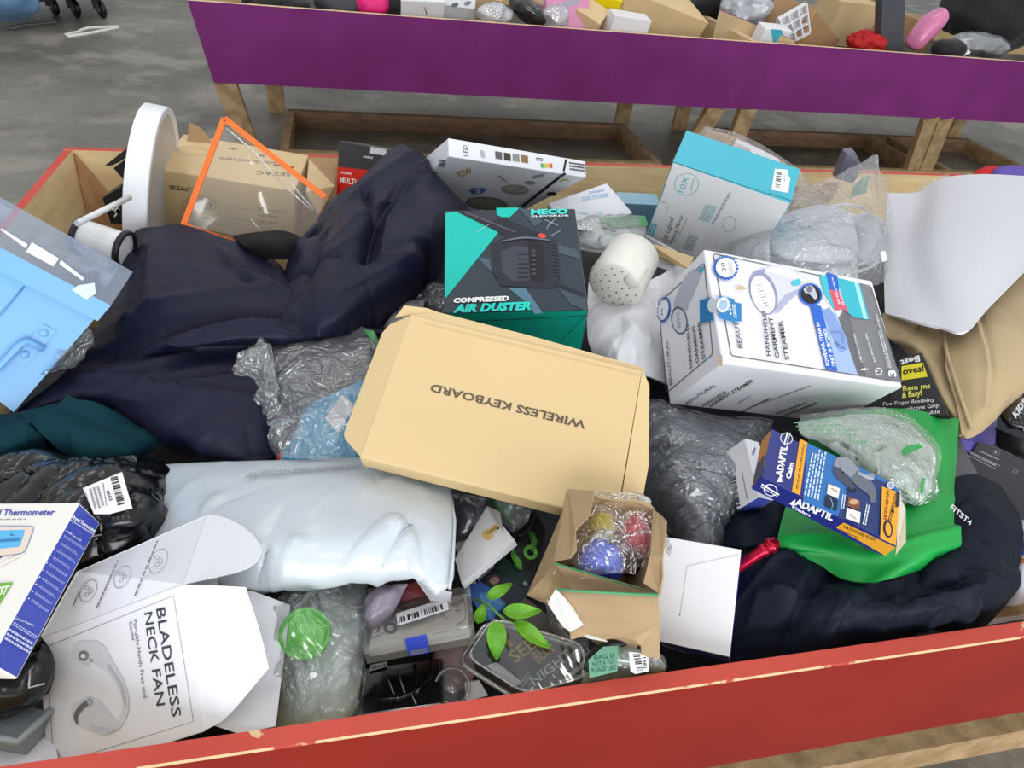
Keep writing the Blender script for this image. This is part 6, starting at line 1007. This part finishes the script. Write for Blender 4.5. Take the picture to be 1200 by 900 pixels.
q = [at(566, 742, -.07), at(616, 700, -.055), at(690, 760, -.05), at(626, 815, -.085)]; o = plate('gold_lettered_book', q, .014, mat('brown_book_cover', '3a302c', .35, .4, var=.3, vscale=30), None, T(q[0])); tag(o, 'dark book with gold and silver title lettering under the clear clamshell', 'book')
p = Print(o, q[0], (q[1] - q[0]).cross(q[2] - q[0])).zoom(530, 680, 6.43); p.text('SEE', (478, 628), (640, 500), (415, 550), 'b9a24a', .01).text('BLUE', (650, 630), (780, 520), (590, 550), 'b08a44', .01).text('NIGHT', (620, 800), (905, 570), (580, 740), 'b4c2cc', .01).poly([(380, 470), (420, 440), (460, 490), (440, 505), (400, 480)], 'c48a3a').small((530, 810), (600, 720), (500, 770), 2, '8fa0a8').poly([(790, 790), (985, 610), (985, 660), (850, 770)], 'b9b09a').done('cover_lettering')
q = [at(570, 780, -.06), at(582, 776, -.058), at(612, 800, -.07), at(600, 806, -.075)]; tag(plate('small_white_slip', q, .001, MATTW, None, T(q[0])), 'small white slip under the clear clamshell', 'slip')
q = [at(545, 800, -.07), at(562, 798, -.07), at(572, 815, -.08), at(546, 822, -.08)]; tag(plate('white_card_corner', q, .004, MATTW, None, T(q[0])), 'white card corner at the front rim below the clear clamshell', 'card')
c = at(528, 808, -.075); b = MB(); b.lathe([(.016, -.01), (.018, .012), (.0165, .013), (.015, .011), (.014, -.008), (0, -.009)], film('jar_plastic', 'e0e2e4', .15, .15, .08, .1, 8), c, (.1, -.2, .95), 32); tag(b.obj('clear_jar', None, T(c)), 'round clear jar beside the black moulded case at the front rim', 'jar')
tag(blob('pale_pink_cloth', at(532, 778, -.09), (.022, .03, .012), mat('dusty_pink', 'b99a9c', .7), .15, 30, 6), 'pale pink cloth behind the round clear jar', 'cloth')
pl = empty('plant_sprig', at(585, 720, -.03), 'artificial plant sprig with five glossy green leaves over the dark book', 'plant'); LEAF = mat('leaf_green', '7cc52e', .3, .45, col2='5aa826', vscale=35, coat=.2); STEM = mat('stem_green', '6f9a4a', .45)
st = [(557, 702, -.04), (572, 708, -.03), (582, 718, -.022), (592, 727, -.02), (604, 731, -.018)]
b = MB(); b.tube([at(*v) for v in st], .0013, STEM, 8); b.obj('stem', pl)
for (a, t, wd, dz0, dz1) in (((582, 727, -.02), (582, 773, -.022), 11.5, .008, 0), ((590, 716, -.018), (634, 716, -.006), 9, .006, 0), ((604, 728, -.016), (644, 759, -.008), 9, .006, 0), ((571, 700, -.03), (600, 684, -.03), 7, .005, 0), ((560, 730, -.04), (567, 708, -.03), 7, .004, 0)):
    A0, A1 = Vector((a[0], a[1])), Vector((t[0], t[1])); dr = (A1 - A0); nr = Vector((-dr.y, dr.x)).normalized(); rows = []
    for s_ in np.linspace(0, 1, 14):
        hw = wd * (math.sin(math.pi * s_ ** .72) ** .8) + .05; P0 = A0 + dr * s_; dz = a[2] + (t[2] - a[2]) * s_ + dz0 * math.sin(math.pi * s_)
        rows.append([tuple(at(P0.x + nr.x * hw * k, P0.y + nr.y * hw * k, dz - .003 * (1 - abs(k)))) for k in (-1, -.5, 0, .5, 1)])
    G = np.array(rows); b = MB(); b.shell(G, G - normals(G) * .0006, LEAF); lf = b.obj('leaf', pl)
    b = MB(); b.tube([Vector(r[2]) + Vector((0, 0, .0004)) for r in rows], .0004, mat('vein_green', '9ccf5a', .4), 5); b.obj('midrib', lf)
G = wrinkle(loft([[(640, 705, -.04), (660, 715, -.03), (690, 750, -.03)], [(645, 735, -.045), (665, 745, -.035), (690, 765, -.035)], [(655, 755, -.05), (672, 762, -.045), (690, 775, -.045)]], 26, 22), .004, 45, 108, .6); b = MB(); b.grid(G, CLEAR); tag(b.obj('clear_wrap', None, T(cen(G))), 'crumpled clear wrap between the dark book and torn brown carton', 'wrap')
# recycling bag and ring
rb_ = empty('green_recycle_bag', at(730, 780, -.05), 'clear bag with green warning print and barcode, below the torn brown carton', 'bag')
G = wrinkle(loft([[(690, 765, -.015), (720, 752, -.005), (750, 758, -.005), (775, 772, -.015)], [(684, 785, -.02), (720, 772, .0), (752, 772, .0), (778, 782, -.015)], [(680, 802, -.04), (720, 797, -.03), (752, 793, -.03), (778, 788, -.035)]], 36, 26), .004, 34, 109, .5)
pillow('pale_contents', G - normals(G) * .004, mat('pale_green_grey', 'b4c6be', .4, .4), .005, rb_); b = MB(); b.grid(G + normals(G) * .004, CLEAR); b.obj('clear_film', rb_)
p = Print(rb_, at(722, 772, .0125), Vector((0, -.4, .9))).zoom(600, 560, 3.75); p.poly([(335, 800), (400, 742), (470, 738), (462, 850), (340, 880)], '6fa48a').text('WARNING', (475, 800), (462, 745), (488, 796), '2f7a58', .02).text('BAG IS', (360, 800), (450, 790), (360, 780), '2f6a50', .02).text('NOT A TOY', (352, 830), (455, 815), (352, 810), '2f6a50', .02).text('PLEASE USE', (345, 858), (455, 842), (345, 838), '2f6a50', .02).poly([(512, 765), (560, 770), (598, 790), (598, 850), (540, 862), (520, 850)], LABEL).bars((530, 775), (548, 852), (560, 772), 12).text('1961', (574, 838), (572, 790), (592, 836), '2a2a2e', .02).done('green_print')
c = at(722, 768, .0); b = MB(); b.tube([at(*v, .006) for v in ((688, 785), (690, 772), (700, 761), (716, 754), (735, 753), (752, 757), (766, 766))], .0035, BLK, 10); tag(b.obj('black_band', None, T(c)), 'black rubber band curving over the green-printed bag', 'band')
q = [at(728, 752, -.03), at(748, 750, -.03), at(752, 764, -.035), at(730, 762, -.035)]; tag(plate('blue_card_bit', q, .002, ink('2b3a8c'), None, T(q[0])), 'dark blue card bit behind the torn front flap', 'card')
